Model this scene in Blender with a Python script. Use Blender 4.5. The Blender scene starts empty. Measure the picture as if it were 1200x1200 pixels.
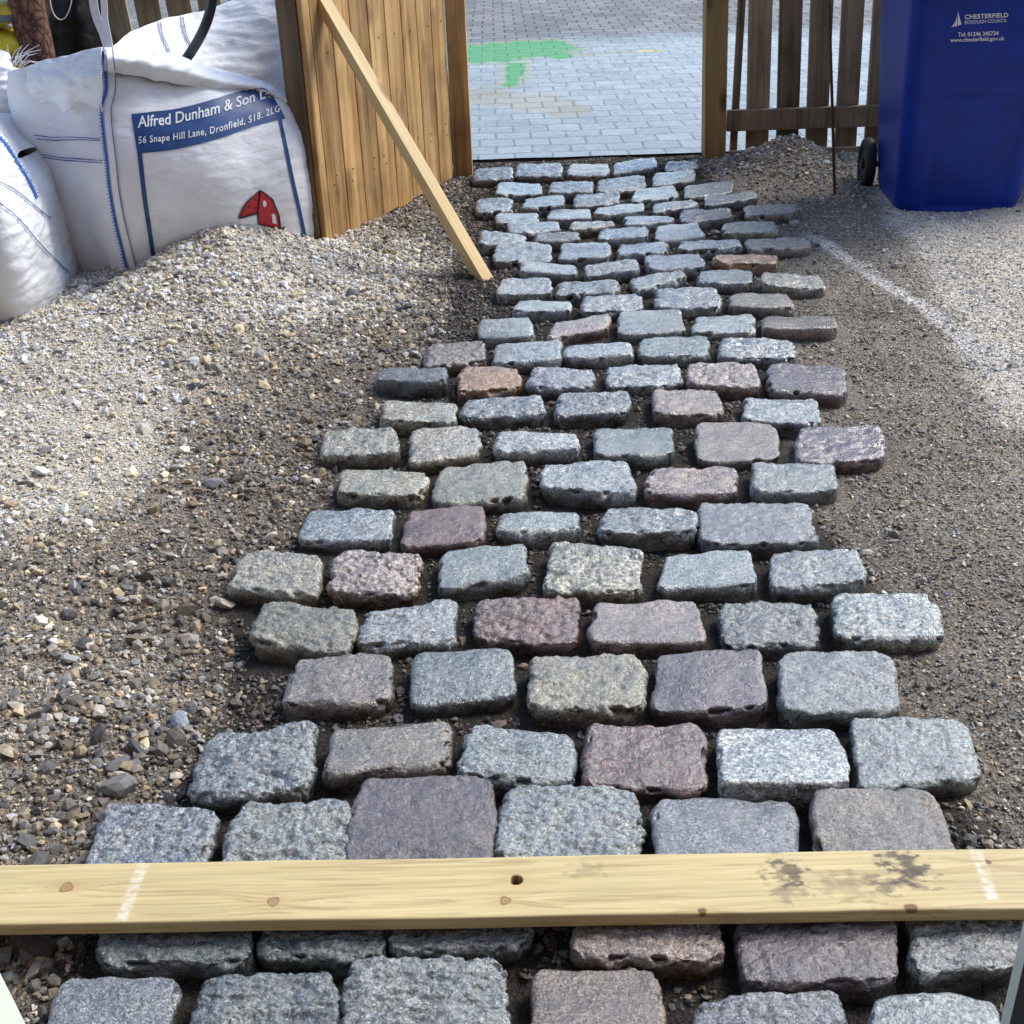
import bpy, bmesh, math, random
import numpy as np
from mathutils import Vector, Matrix
from mathutils.bvhtree import BVHTree
random.seed(7); RNG=np.random.default_rng(11)
S=bpy.context.scene; COL=S.collection
# ------------------------------------------------------------ camera, light, exposure
F=1400.; PITCH=math.radians(28.7); ROLL=math.radians(2.0); CH=1.255
_f=np.array([0,math.cos(PITCH),-math.sin(PITCH)]); _r=np.array([1.,0,0]); _u=np.cross(_r,_f)
_R=math.cos(ROLL)*_r-math.sin(ROLL)*_u; _U=math.sin(ROLL)*_r+math.cos(ROLL)*_u
CAMP=np.array([0,0,CH])
cam=bpy.data.cameras.new('camera'); camo=bpy.data.objects.new('camera',cam); COL.objects.link(camo)
cam.sensor_width=36; cam.lens=36*F/1200; cam.clip_start=.02; cam.clip_end=500
m=Matrix([[_R[0],_U[0],-_f[0],0],[_R[1],_U[1],-_f[1],0],[_R[2],_U[2],-_f[2],CH],[0,0,0,1]])
camo.matrix_world=m; S.camera=camo
W=bpy.data.worlds.new('World'); S.world=W; W.use_nodes=True
wn=W.node_tree.nodes; wl=W.node_tree.links
SUN_EL=math.radians(46); SUN_AZ=math.radians(58)   # azimuth from +y, negative = towards -x
sky=wn.new('ShaderNodeTexSky'); sky.sky_type='NISHITA'; sky.sun_disc=False
sky.sun_elevation=SUN_EL; sky.sun_rotation=SUN_AZ; sky.air_density=1.0; sky.dust_density=.7; sky.ozone_density=1.6
wl.new(sky.outputs[0],wn['Background'].inputs[0]); wn['Background'].inputs[1].default_value=.14
sd=bpy.data.lights.new('sun','SUN'); sd.energy=2.1; sd.angle=math.radians(26); sd.color=(1,.95,.86)
so=bpy.data.objects.new('sun',sd); COL.objects.link(so)
d=Vector((math.sin(SUN_AZ)*math.cos(SUN_EL),math.cos(SUN_AZ)*math.cos(SUN_EL),math.sin(SUN_EL)))
so.rotation_euler=d.to_track_quat('Z','Y').to_euler()
S.view_settings.view_transform='Standard'; S.view_settings.look='None'; S.view_settings.gamma=1
S.view_settings.exposure=1.04
# ------------------------------------------------------------ helpers
def at(px,py,z=0.):
    d=_f+_R*((px-600)/F)-_U*((py-600)/F); return CAMP+d*((z-CH)/d[2])
def aty(px,py,y):
    d=_f+_R*((px-600)/F)-_U*((py-600)/F); return CAMP+d*(y/d[1])
def tag(o,label=None,cat=None,group=None,kind=None):
    if label: o['label']=label
    if cat: o['category']=cat
    if group: o['group']=group
    if kind: o['kind']=kind
    return o
def empty(name,loc=(0,0,0),rz=0):
    o=bpy.data.objects.new(name,None); COL.objects.link(o); o.location=loc; o.rotation_euler=(0,0,rz); o.empty_display_size=.05; return o
def link(name,me,mat=None,parent=None):
    o=bpy.data.objects.new(name,me); COL.objects.link(o)
    if mat: me.materials.append(mat)
    if parent: o.parent=parent
    return o
def npmesh(name,v,f,smooth=True):
    v=np.asarray(v,np.float32); f=np.asarray(f,np.int32); k=f.shape[1]
    me=bpy.data.meshes.new(name); me.vertices.add(len(v)); me.vertices.foreach_set('co',v.ravel())
    me.loops.add(f.size); me.loops.foreach_set('vertex_index',f.ravel())
    me.polygons.add(len(f)); me.polygons.foreach_set('loop_start',np.arange(0,f.size,k,dtype=np.int32))
    me.polygons.foreach_set('loop_total',np.full(len(f),k,np.int32))
    me.update(calc_edges=True)
    me.polygons.foreach_set('use_smooth',np.full(len(f),smooth,bool)); me.update(); return me
def setcol(me,c,name='col'):
    a=me.color_attributes.new(name,'FLOAT_COLOR','POINT'); c=np.asarray(c,np.float32)
    a.data.foreach_set('color',np.concatenate([c,np.ones((len(c),1),np.float32)] if c.shape[1]==3 else [c],1).ravel())
def gridfaces(nu,nv,wrap=False):
    i=np.arange(nu-1+(1 if wrap else 0))[:,None]; j=np.arange(nv-1)[None,:]; i2=(i+1)%nu
    a=(i*nv+j).ravel(); b=(i2*nv+j).ravel(); c=(i2*nv+j+1).ravel(); d_=(i*nv+j+1).ravel()
    return np.stack([a,b,c,d_],1)
_P=RNG.permutation(256); _P=np.concatenate([_P,_P,_P])
def noise3(p):
    p=np.asarray(p,float); i=np.floor(p).astype(int); f=p-i; i&=255; u=f*f*f*(f*(f*6-15)+10)
    r=0
    for dx in (0,1):
        for dy in (0,1):
            for dz in (0,1):
                h=_P[_P[_P[i[...,0]+dx]+i[...,1]+dy]+i[...,2]+dz]
                a=h*2.399963; g=(np.cos(a)*(f[...,0]-dx)+np.sin(a)*(f[...,1]-dy)+np.cos(a*1.7+1)*(f[...,2]-dz))
                w=(u[...,0] if dx else 1-u[...,0])*(u[...,1] if dy else 1-u[...,1])*(u[...,2] if dz else 1-u[...,2])
                r=r+w*g
    return r
def fbm(p,o=4,g=.5):
    r=0; a=1
    for k in range(o): r=r+a*noise3(np.asarray(p)*2**k+17.3*k); a*=g
    return r
def sstep(a,b,x):
    t=np.clip((x-a)/(b-a),0,1); return t*t*(3-2*t)
def rbox(bm,c,s,rz=0,M=None,bev=.003):
    """bevelled box, centre c, full size s"""
    r=bmesh.ops.create_cube(bm,size=1); vs=r['verts']
    mat=(M or Matrix.Translation(c)@Matrix.Rotation(rz,4,'Z'))@Matrix.Diagonal((*s,1))
    bmesh.ops.transform(bm,matrix=mat,verts=vs)
    if bev:
        es={e for v in vs for e in v.link_edges}
        bmesh.ops.bevel(bm,geom=list(es),offset=bev,segments=2,affect='EDGES',profile=.6)
def bmobj(name,bm,mat,parent=None,smooth=False):
    me=bpy.data.meshes.new(name); bm.to_mesh(me); bm.free()
    if smooth:
        for p in me.polygons: p.use_smooth=True
    return link(name,me,mat,parent)
def tube(pts,r,n=10,closed_caps=True):
    P=np.array(pts,float); T=np.gradient(P,axis=0); T/=np.linalg.norm(T,axis=1)[:,None]
    rr=np.broadcast_to(np.asarray(r,float),(len(P),)); V=[]
    ref=np.array([0,0,1.]) if abs(T[0][2])<.9 else np.array([1.,0,0])
    A=np.cross(T[0],ref); A/=np.linalg.norm(A)
    for k in range(len(P)):
        A=A-T[k]*(A@T[k]); A/=np.linalg.norm(A); B=np.cross(T[k],A)
        for j in range(n):
            t=2*math.pi*j/n; V.append(P[k]+rr[k]*(math.cos(t)*A+math.sin(t)*B))
    Fc=[]
    for k in range(len(P)-1):
        for j in range(n): Fc.append((k*n+j,k*n+(j+1)%n,(k+1)*n+(j+1)%n,(k+1)*n+j))
    me=bpy.data.meshes.new('tube')
    if closed_caps: Fc+= [tuple(range(n-1,-1,-1)),tuple((len(P)-1)*n+j for j in range(n))]
    me.from_pydata([tuple(v) for v in V],[],Fc); me.update()
    for p in me.polygons: p.use_smooth=len(p.vertices)==4
    return me
def cat_rom(C,n):
    """Catmull-Rom through the rows of C (k,...) -> n samples"""
    C=np.asarray(C,float); k=len(C); E=np.concatenate([2*C[:1]-C[1:2],C,2*C[-1:]-C[-2:-1]])
    t=np.linspace(0,k-1,n); i=np.minimum(t.astype(int),k-2); f=(t-i).reshape((-1,)+(1,)*(C.ndim-1))
    a,b,c,d_=E[i],E[i+1],E[i+2],E[i+3]
    return .5*((2*b)+(c-a)*f+(2*a-5*b+4*c-d_)*f*f+(3*b-a-3*c+d_)*f**3)
# ------------------------------------------------------------ material helpers
def mat(name):
    m_=bpy.data.materials.new(name); m_.use_nodes=True; nt=m_.node_tree
    return m_,nt,nt.nodes['Principled BSDF']
def N(nt,t,**k):
    n=nt.nodes.new(t)
    for a,b in k.items():
        if a.startswith('i_'): n.inputs[a[2:].replace('_',' ')].default_value=b
        else: setattr(n,a,b)
    return n
def ramp(nt,fac,stops):
    r=nt.nodes.new('ShaderNodeValToRGB'); e=r.color_ramp.elements
    while len(e)<len(stops): e.new(.5)
    for i,(p,c) in enumerate(stops): e[i].position=p; e[i].color=(*c,1) if len(c)==3 else c
    nt.links.new(fac,r.inputs[0]); return r.outputs[0]
def mix(nt,a,b,fac,mode='MIX'):
    x=nt.nodes.new('ShaderNodeMix'); x.data_type='RGBA'; x.blend_type=mode
    for s,v in ((6,a),(7,b),(0,fac)):
        if hasattr(v,'is_output') or isinstance(v,bpy.types.NodeSocket): nt.links.new(v,x.inputs[s])
        elif s==0: x.inputs[0].default_value=v
        else: x.inputs[s].default_value=(*v,1)
    return x.outputs[2]
def mathn(nt,op,a,b=0.,c=None,clamp=False):
    x=nt.nodes.new('ShaderNodeMath'); x.operation=op; x.use_clamp=clamp
    for i,v in enumerate((a,b,c)):
        if v is None: continue
        if isinstance(v,bpy.types.NodeSocket): nt.links.new(v,x.inputs[i])
        else: x.inputs[i].default_value=v
    return x.outputs[0]
def bump(nt,b,h,strength=.5,dist=.01,prev=None):
    n=nt.nodes.new('ShaderNodeBump'); n.inputs['Strength'].default_value=strength; n.inputs['Distance'].default_value=dist
    nt.links.new(h,n.inputs['Height'])
    if prev: nt.links.new(prev,n.inputs['Normal'])
    nt.links.new(n.outputs[0],b.inputs['Normal']); return n.outputs[0]
def texco(nt,kind='Object'): return N(nt,'ShaderNodeTexCoord').outputs[kind]
def noiset(nt,co,scale,detail=4,rough=.55,dist=0.):
    n=N(nt,'ShaderNodeTexNoise'); n.inputs['Scale'].default_value=scale; n.inputs['Detail'].default_value=detail
    n.inputs['Roughness'].default_value=rough; n.inputs['Distortion'].default_value=dist
    nt.links.new(co,n.inputs['Vector']); return n.outputs['Fac']
def mapping(nt,co,scale=(1,1,1),loc=(0,0,0)):
    n=N(nt,'ShaderNodeMapping'); n.inputs['Scale'].default_value=scale; n.inputs['Location'].default_value=loc
    nt.links.new(co,n.inputs['Vector']); return n.outputs[0]
def randoff(nt,co):
    """object coordinates shifted by the object's own random number"""
    oi=N(nt,'ShaderNodeObjectInfo'); a=N(nt,'ShaderNodeVectorMath',operation='ADD'); 
    c=N(nt,'ShaderNodeCombineXYZ'); k=mathn(nt,'MULTIPLY',oi.outputs['Random'],37.)
    for i in range(3): nt.links.new(k,c.inputs[i])
    nt.links.new(co,a.inputs[0]); nt.links.new(c.outputs[0],a.inputs[1]); return a.outputs[0],oi
# granite -------------------------------------------------
def granite():
    m_,nt,b=mat('wet_granite'); L=nt.links
    co,oi=randoff(nt,texco(nt))
    rs_=N(nt,'ShaderNodeMapRange'); rs_.inputs[3].default_value=.75; rs_.inputs[4].default_value=1.45
    fr=mathn(nt,'FRACT',mathn(nt,'MULTIPLY',oi.outputs['Random'],13.7)); L.new(fr,rs_.inputs[0]); vs_=N(nt,'ShaderNodeVectorMath',operation='SCALE'); L.new(co,vs_.inputs[0]); L.new(rs_.outputs[0],vs_.inputs['Scale']); co=vs_.outputs[0]
    base=oi.outputs['Color']
    sp=N(nt,'ShaderNodeTexVoronoi'); sp.inputs['Scale'].default_value=300; L.new(co,sp.inputs['Vector'])
    sp2=N(nt,'ShaderNodeTexVoronoi'); sp2.inputs['Scale'].default_value=560; L.new(co,sp2.inputs['Vector'])
    gr=N(nt,'ShaderNodeSeparateColor'); L.new(sp.outputs['Color'],gr.inputs[0])
    gr2=N(nt,'ShaderNodeSeparateColor'); L.new(sp2.outputs['Color'],gr2.inputs[0])
    k=ramp(nt,gr.outputs[0],[(0,(.22,.22,.25)),(.22,(.6,.6,.62)),(.5,(1,1,1)),(.78,(1.35,1.33,1.28)),(.93,(2.1,2.05,1.95))])
    k2=ramp(nt,gr2.outputs[1],[(0,(.5,.5,.5)),(.35,(.95,.95,.95)),(.8,(1.15,1.15,1.15)),(1,(1.6,1.55,1.5))])
    c=mix(nt,base,k,1.,'MULTIPLY'); c=mix(nt,c,k2,.85,'MULTIPLY')
    big=noiset(nt,co,14,4,.6); c=mix(nt,c,ramp(nt,big,[(.3,(.5,.55,.62)),(.5,(1,1,1)),(.68,(1.32,1.24,1.08))]),.9,'MULTIPLY')
    rust=noiset(nt,co,21,5,.65); rf=ramp(nt,rust,[(.58,(0,0,0)),(.72,(1,1,1))]); rfk=N(nt,'ShaderNodeSeparateColor'); L.new(rf,rfk.inputs[0])
    al=oi.outputs['Alpha']
    c=mix(nt,c,(.20,.105,.04),mathn(nt,'MULTIPLY',mathn(nt,'MULTIPLY',rfk.outputs[0],.55),al))
    sa=N(nt,'ShaderNodeAttribute',attribute_name='side_shade'); c=mix(nt,c,(.30,.24,.18),mathn(nt,'MULTIPLY',sa.outputs['Fac'],.92),'MULTIPLY')  # shade on the sett sides painted into the base colour
    L.new(c,b.inputs['Base Color'])
    rn=noiset(nt,co,40,4,.6); r=N(nt,'ShaderNodeMapRange'); r.inputs[1].default_value=.3; r.inputs[2].default_value=.7; r.inputs[3].default_value=.17; r.inputs[4].default_value=.45
    L.new(rn,r.inputs[0]); L.new(r.outputs[0],b.inputs['Roughness'])
    b.inputs['Specular IOR Level'].default_value=.9
    b.inputs['Coat Weight'].default_value=1.; b.inputs['Coat IOR'].default_value=1.6
    cr=N(nt,'ShaderNodeMapRange'); cr.inputs[1].default_value=.35; cr.inputs[2].default_value=.65; cr.inputs[3].default_value=.08; cr.inputs[4].default_value=.30
    L.new(noiset(nt,co,22,4,.6),cr.inputs[0]); L.new(cr.outputs[0],b.inputs['Coat Roughness'])
    h1=noiset(nt,co,90,6,.68); h2=noiset(nt,co,330,3,.6)
    p=bump(nt,b,h1,.75,.006); p=bump(nt,b,h2,.7,.0022,p); L.new(p,b.inputs['Coat Normal'])
    return m_
M_GRAN=granite()
def chips_mat(name,rough,spec=.4):
    m_,nt,b=mat(name); L=nt.links; at_=N(nt,'ShaderNodeAttribute',attribute_name='col'); co=texco(nt)
    n=noiset(nt,co,160,4,.6); c=mix(nt,at_.outputs[0],ramp(nt,n,[(.3,(.72,.72,.72)),(.7,(1.25,1.25,1.25))]),1.,'MULTIPLY')
    L.new(c,b.inputs['Base Color']); b.inputs['Roughness'].default_value=rough; b.inputs['Specular IOR Level'].default_value=spec
    bump(nt,b,n,.35,.002); return m_
M_CHIP=chips_mat('crushed_stone',.72)
def soil_mat():
    m_,nt,b=mat('gritty_ground'); L=nt.links; at_=N(nt,'ShaderNodeAttribute',attribute_name='col'); co=texco(nt)
    v=N(nt,'ShaderNodeTexVoronoi'); v.inputs['Scale'].default_value=170; L.new(co,v.inputs['Vector'])
    v2=N(nt,'ShaderNodeTexVoronoi'); v2.inputs['Scale'].default_value=420; L.new(co,v2.inputs['Vector'])
    s=N(nt,'ShaderNodeSeparateColor'); L.new(v.outputs['Color'],s.inputs[0]); s2=N(nt,'ShaderNodeSeparateColor'); L.new(v2.outputs['Color'],s2.inputs[0])
    c=mix(nt,at_.outputs[0],ramp(nt,s.outputs[0],[(0,(.5,.48,.46)),(.5,(.95,.93,.9)),(1,(1.6,1.55,1.5))]),.75,'MULTIPLY')
    c=mix(nt,c,ramp(nt,s2.outputs[0],[(0,(.42,.4,.38)),(1,(1.5,1.45,1.4))]),.8,'MULTIPLY')
    L.new(c,b.inputs['Base Color']); b.inputs['Roughness'].default_value=.85; b.inputs['Specular IOR Level'].default_value=.3
    p=bump(nt,b,v.outputs['Distance'],.9,.006); p=bump(nt,b,v2.outputs['Distance'],.8,.0025,p); bump(nt,b,noiset(nt,co,60,6,.7),.8,.01,p)
    return m_
M_SOIL=soil_mat()
def wood_mat(name,c0,c1,c2,axis=2,knot=.6,rough=.6,scale=1.,dirt=0.3,red=(.16,.07,.025)):
    m_,nt,b=mat(name); L=nt.links; co,oi=randoff(nt,texco(nt))
    sc=[24*scale]*3; sc[axis]=1.1*scale
    g=noiset(nt,mapping(nt,co,sc),1.,6,.62,.9)
    sc2=[140*scale]*3; sc2[axis]=4*scale; g2=noiset(nt,mapping(nt,co,sc2),1.,3,.6,.3)
    c=ramp(nt,g,[(.28,c0),(.48,c1),(.7,c2)])
    c=mix(nt,c,ramp(nt,g2,[(.3,(.72,.7,.68)),(.55,(1,1,1)),(.75,(1.14,1.14,1.14))]),.6,'MULTIPLY')
    big=noiset(nt,co,3.2,4,.6); c=mix(nt,c,ramp(nt,big,[(.32,(.55,.5,.46)),(.52,(1,1,1)),(.7,(1.2,1.16,1.1))]),dirt*2,'MULTIPLY')
    ks=[9.*scale]*3; ks[axis]=3.6*scale; kv=N(nt,'ShaderNodeTexVoronoi'); kv.inputs['Scale'].default_value=1.; L.new(mapping(nt,co,ks),kv.inputs['Vector'])
    kf=ramp(nt,kv.outputs['Distance'],[(.12,(1,1,1)),(.24,(0,0,0))]); s=N(nt,'ShaderNodeSeparateColor'); L.new(kf,s.inputs[0])
    c=mix(nt,c,red,mathn(nt,'MULTIPLY',s.outputs[0],knot))
    hs=N(nt,'ShaderNodeHueSaturation'); L.new(c,hs.inputs['Color'])
    vv=N(nt,'ShaderNodeMapRange'); vv.inputs[3].default_value=.72; vv.inputs[4].default_value=1.2; L.new(oi.outputs['Random'],vv.inputs[0]); L.new(vv.outputs[0],hs.inputs['Value'])
    L.new(hs.outputs[0],b.inputs['Base Color']); b.inputs['Roughness'].default_value=rough; b.inputs['Specular IOR Level'].default_value=.35
    p=bump(nt,b,g,.35,.004); bump(nt,b,g2,.4,.0015,p); return m_
M_GATE=wood_mat('weathered_orange_timber',(.17,.08,.026),(.42,.24,.085),(.62,.41,.185),knot=.6,dirt=.45)
M_GATEEND=wood_mat('grey_brown_timber',(.09,.06,.03),(.15,.105,.058),(.22,.16,.09),knot=.4)
M_POST=wood_mat('treated_timber_post',(.30,.18,.055),(.47,.33,.13),(.60,.44,.19),knot=.8,dirt=.2)
M_PICKET=wood_mat('dark_fence_timber',(.15,.11,.065),(.31,.24,.145),(.46,.365,.23),knot=.8,dirt=.4)
M_BATTEN=wood_mat('raw_pine_batten',(.52,.33,.12),(.74,.52,.23),(.84,.64,.33),knot=.75,dirt=.1,red=(.12,.05,.02))
def plain(name,c,rough=.5,spec=.5,nsc=0,namp=.2,bmp=0,metal=0.,sheen=0.):
    m_,nt,b=mat(name); L=nt.links
    b.inputs['Roughness'].default_value=rough; b.inputs['Specular IOR Level'].default_value=spec; b.inputs['Metallic'].default_value=metal
    if nsc:
        co,oi=randoff(nt,texco(nt)); n=noiset(nt,co,nsc,5,.6)
        L.new(mix(nt,c,ramp(nt,n,[(.3,(1-namp,)*3),(.7,(1+namp,)*3)]),1.,'MULTIPLY'),b.inputs['Base Color'])
        if bmp: bump(nt,b,n,bmp,.003)
    else: b.inputs['Base Color'].default_value=(*c,1)
    return m_
# ------------------------------------------------------------ terrain
DAMP=None
def gauss(x,y,cx,cy,sx,sy,rot=0.):
    dx,dy=x-cx,y-cy; c,s=math.cos(rot),math.sin(rot); u=dx*c+dy*s; v=-dx*s+dy*c
    return np.exp(-(u/sx)**2-(v/sy)**2)
def path_l(y): return np.interp(y,[.8,1.2,1.6,1.95,2.3,2.9,3.3,5.7],[-.66,-.62,-.52,-.60,-.44,-.36,-.22,-.2])
def path_r(y): return np.interp(y,[.8,1.2,1.6,1.95,2.3,2.9,3.3,4.6,5.7],[.62,.70,.62,.72,.62,.78,.78,1.0,.9])
def height(x,y):
    h=.006*noise3(np.stack([x*3,y*3,x*0],-1))*2
    side=sstep(0,.35,path_l(y)-x)+sstep(0,.4,x-path_r(y))
    h=h+.011*side+.018
    h=h+.145*gauss(x,y,-.97,4.04,.29,.40,.15)+.030*gauss(x,y,-1.05,3.5,.4,.45)+.012*gauss(x,y,-.45,4.15,.25,.35)
    h=h+.03*gauss(x,y,-1.3,2.6,.5,.8)
    h=h+.10*gauss(x,y,1.27,5.36,.17,.20)+.035*gauss(x,y,1.15,5.1,.2,.3)
    h=h+.028*gauss(x,y,-.95,3.95,.5,.55)*fbm(np.stack([x*7,y*7,x*0+6],-1),3)
    h=h+.02*side*fbm(np.stack([x*4,y*4,x*0+3],-1),3)
    h=h+.012*sstep(-.03,.05,x-(1.113+(4.236-y)*.164))*sstep(4.6,4.0,y)*sstep(2.5,3.,y)
    return h
def palef(x,y):
    n=fbm(np.stack([x*2.2,y*2.2,x*0+9],-1),4)
    a=np.maximum(gauss(x,y,-1.28,2.75,.50,.95,-.05)*1.15, gauss(x,y,-.95,3.9,.66,.72)*1.35)
    r=sstep(0,.22,x-np.interp(y,[2.2,2.6,3.0,3.4,3.9,4.4,5.2],[1.3,1.08,1.12,1.20,1.28,1.33,1.42]))*sstep(2.1,2.7,y)
    p=np.clip(np.maximum(a,r)+.55*n,0,1)
    return sstep(.2,.85,p)
def linef(x,y):
    xc=1.113+(4.236-y)*.164+.012*noise3(np.stack([x*0,y*6,x*0],-1))
    w=.024+.013*fbm(np.stack([x*14,y*14,x*0+5],-1),3)+.014*sstep(3.6,2.9,y)
    return np.clip(1-sstep(.5,1.3,np.abs(x-xc)/np.maximum(w,.004)),0,1)*.95*sstep(4.3,4.15,y)*sstep(2.75,3.1,y)
def dampc(x,y):
    """damp near the freshly washed setts"""
    dl=np.maximum(path_l(y)-x,0)+np.maximum(x-path_r(y),0)
    n=fbm(np.stack([x*3,y*3,x*0+4],-1),3)
    return sstep(.55,.0,dl+.25*n-.02)
def groundcol(x,y):
    p=palef(x,y)[:,None]; l=linef(x,y)[:,None]; w=dampc(x,y)[:,None]; ins=(sstep(-.02,.06,x-path_l(y))*sstep(-.02,.06,path_r(y)-x))[:,None]
    right=(x>.3)[:,None]
    mid=np.where(right,np.array([[.32,.295,.25]]),np.array([[.31,.277,.228]])); pale=np.where(right,np.array([[.66,.62,.54]]),np.array([[.60,.555,.47]]))
    wet=np.where(right,np.array([[.225,.205,.175]]),np.array([[.195,.171,.140]]))
    c=mid*(1-p)+pale*p; c=c*(1-w*(1-p))+wet*w*(1-p)
    c=c*(1-ins)+np.array([[.034,.030,.026]])*ins
    return c*(1-l)+np.array([[.74,.72,.67]])*l
gx=np.arange(-2.6,2.601,.0125); gy=np.arange(.2,5.66,.0125)
GX,GY=np.meshgrid(gx,gy,indexing='ij'); gz=height(GX.ravel(),GY.ravel()); gz=gz+.0035*noise3(np.stack([GX.ravel()*40,GY.ravel()*40,GX.ravel()*0],-1))
gv=np.stack([GX.ravel(),GY.ravel(),gz],1); me=npmesh('ground',gv,gridfaces(len(gx),len(gy))); setcol(me,groundcol(gv[:,0],gv[:,1]))
tag(link('ground',me,M_SOIL),kind='structure')
# outer earth sheet below everything, to the horizon
me=npmesh('earth',[(-90,-90,-.16),(90,-90,-.16),(90,120,-.16),(-90,120,-.16)],[(0,1,2,3)]); setcol(me,np.full((4,3),.12)); tag(link('earth',me,M_SOIL),kind='structure')
# block paving beyond the gate ----------------------------
def paving_mat():
    m_,nt,b=mat('wet_block_paving'); L=nt.links; co=texco(nt); at_=N(nt,'ShaderNodeAttribute',attribute_name='col')
    br=N(nt,'ShaderNodeTexBrick'); nz=N(nt,'ShaderNodeTexNoise'); nz.inputs['Scale'].default_value=3.; L.new(co,nz.inputs['Vector'])
    va=N(nt,'ShaderNodeVectorMath',operation='MULTIPLY_ADD'); va.inputs[1].default_value=(.03,.03,0); L.new(nz.outputs['Color'],va.inputs[0]); L.new(co,va.inputs[2]); L.new(va.outputs[0],br.inputs['Vector']); br.inputs['Scale'].default_value=1
    br.inputs['Brick Width'].default_value=.175; br.inputs['Row Height'].default_value=.165; br.inputs['Mortar Size'].default_value=.008; br.inputs['Mortar Smooth'].default_value=.35
    br.inputs['Color1'].default_value=(.12,.12,.12,1); br.inputs['Color2'].default_value=(.215,.21,.205,1); br.inputs['Mortar'].default_value=(.03,.026,.022,1); br.offset=.5; br.squash=1
    wob=noiset(nt,co,2.,3,.5)
    n=noiset(nt,co,26,5,.65); c=mix(nt,br.outputs['Color'],ramp(nt,n,[(.3,(.82,.82,.82)),(.7,(1.18,1.18,1.18))]),1.,'MULTIPLY')
    big=noiset(nt,co,1.1,4,.6)
    c=mix(nt,c,ramp(nt,big,[(.35,(.8,.78,.76)),(.65,(1.15,1.15,1.17))]),1.,'MULTIPLY')
    inv=mathn(nt,'SUBTRACT',1.,mathn(nt,'MULTIPLY',br.outputs['Fac'],.25))
    c=mix(nt,c,at_.outputs[0],mathn(nt,'MULTIPLY',at_.outputs['Alpha'],inv)); L.new(c,b.inputs['Base Color'])
    sep=N(nt,'ShaderNodeSeparateXYZ'); L.new(co,sep.inputs[0])
    y=mathn(nt,'ADD',sep.outputs[1],mathn(nt,'MULTIPLY',big,1.6))
    wet=N(nt,'ShaderNodeMapRange'); wet.inputs[1].default_value=10.2; wet.inputs[2].default_value=11.0; wet.inputs[3].default_value=.0; wet.inputs[4].default_value=1.; L.new(y,wet.inputs[0])
    film=N(nt,'ShaderNodeMapRange'); film.inputs[1].default_value=.35; film.inputs[2].default_value=.65; film.inputs[3].default_value=.20; film.inputs[4].default_value=.36; L.new(n,film.inputs[0])
    r=mathn(nt,'ADD',mathn(nt,'MULTIPLY',wet.outputs[0],.5),film.outputs[0],clamp=True); L.new(mathn(nt,'MULTIPLY_ADD',at_.outputs['Alpha'],.45,r,True),b.inputs['Roughness'])
    b.inputs['Specular IOR Level'].default_value=.6; L.new(mathn(nt,'MULTIPLY_ADD',at_.outputs['Alpha'],-.12,.14),b.inputs['Coat Weight']); b.inputs['Coat IOR'].default_value=1.35; L.new(mathn(nt,'ADD',r,.08),b.inputs['Coat Roughness'])
    h=mathn(nt,'SUBTRACT',mathn(nt,'MULTIPLY',n,.25),br.outputs['Fac']); p=bump(nt,b,h,.8,.01)
    bump(nt,b,noiset(nt,co,90,4,.6),.25,.002,p)
    return m_
def at_edge_y(x): return 5.655-.008*x
px=np.arange(-1.0,3.0,.011); py=np.arange(0,1,1/640.)
PXg,PYg=np.meshgrid(px,py,indexing='ij'); X=PXg.ravel(); e=at_edge_y(X); Y=e+PYg.ravel()*7.5
Zp=.03+.0025*noise3(np.stack([X*5,Y*5,X*0],-1))
def stain(X,Y):
    """spilt paint: green puddle, a trickle towards the gate and an orange wash"""
    n=fbm(np.stack([X*5,Y*2.5,X*0],-1),4); n2=fbm(np.stack([X*14,Y*7,X*0+8],-1),3)
    def seg(ax,ay,bx,by,ra,rb,yk=1.):
        dx,dy=bx-ax,(by-ay)*yk; t=np.clip(((X-ax)*dx+(Y-ay)*yk*dy)/(dx*dx+dy*dy),0,1)
        return np.hypot(X-ax-t*dx,(Y-ay)*yk-t*dy)/(ra+(rb-ra)*t)
    A=at(548,64,.03);B=at(620,57,.03);Cc=at(658,66,.03);D=at(606,76,.03);E_=at(598,100,.03)
    g=np.minimum(seg(A[0]-.25,A[1]-.1,B[0],B[1],.26,.30,.72),seg(B[0],B[1],Cc[0],Cc[1],.28,.07,.72))
    tr=seg(D[0],D[1],E_[0],E_[1],.07,.05)
    tr=tr+.5*sstep(0,.8,np.sin(Y*9.))*(Y<D[1])
    gm=sstep(1.32,.95,np.minimum(g,tr)+.40*n+.22*n2)
    H1=at(590,113,.03);H2=at(660,128,.03);H3=at(745,60,.03);H4=at(775,60,.03)
    om=sstep(1.15,.6,seg(H1[0],H1[1],H2[0],H2[1],.28,.2,.6)+.5*n+.8*np.abs(n2))*.34
    halo=np.maximum(sstep(1.6,1.0,np.minimum(g,tr*.7)+.35*n)*.45, sstep(1.3,.5,seg(Cc[0],Cc[1],H3[0],H3[1],.06,.05)+.3*n)*.45)
    ye=sstep(1.2,.7,seg(H3[0]+.05,H3[1],H4[0],H4[1],.05,.03)+.3*n2)*.7
    c=np.zeros((len(X),3))+np.array([.42,.44,.22]); a=halo.copy()
    for m_,cc in ((om,(.45,.36,.15)),(ye,(.75,.55,.12)),(gm*.92,(.045,.29,.10))):
        k=(m_/np.maximum(m_+a*(1-m_),1e-6))[:,None]; c=c*(1-k)+np.array([cc])*k; a=m_+a*(1-m_)
    return np.concatenate([c,a[:,None]],1)
me=npmesh('block_paving',np.stack([X,Y,Zp],1),gridfaces(len(px),len(py)))
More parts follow.
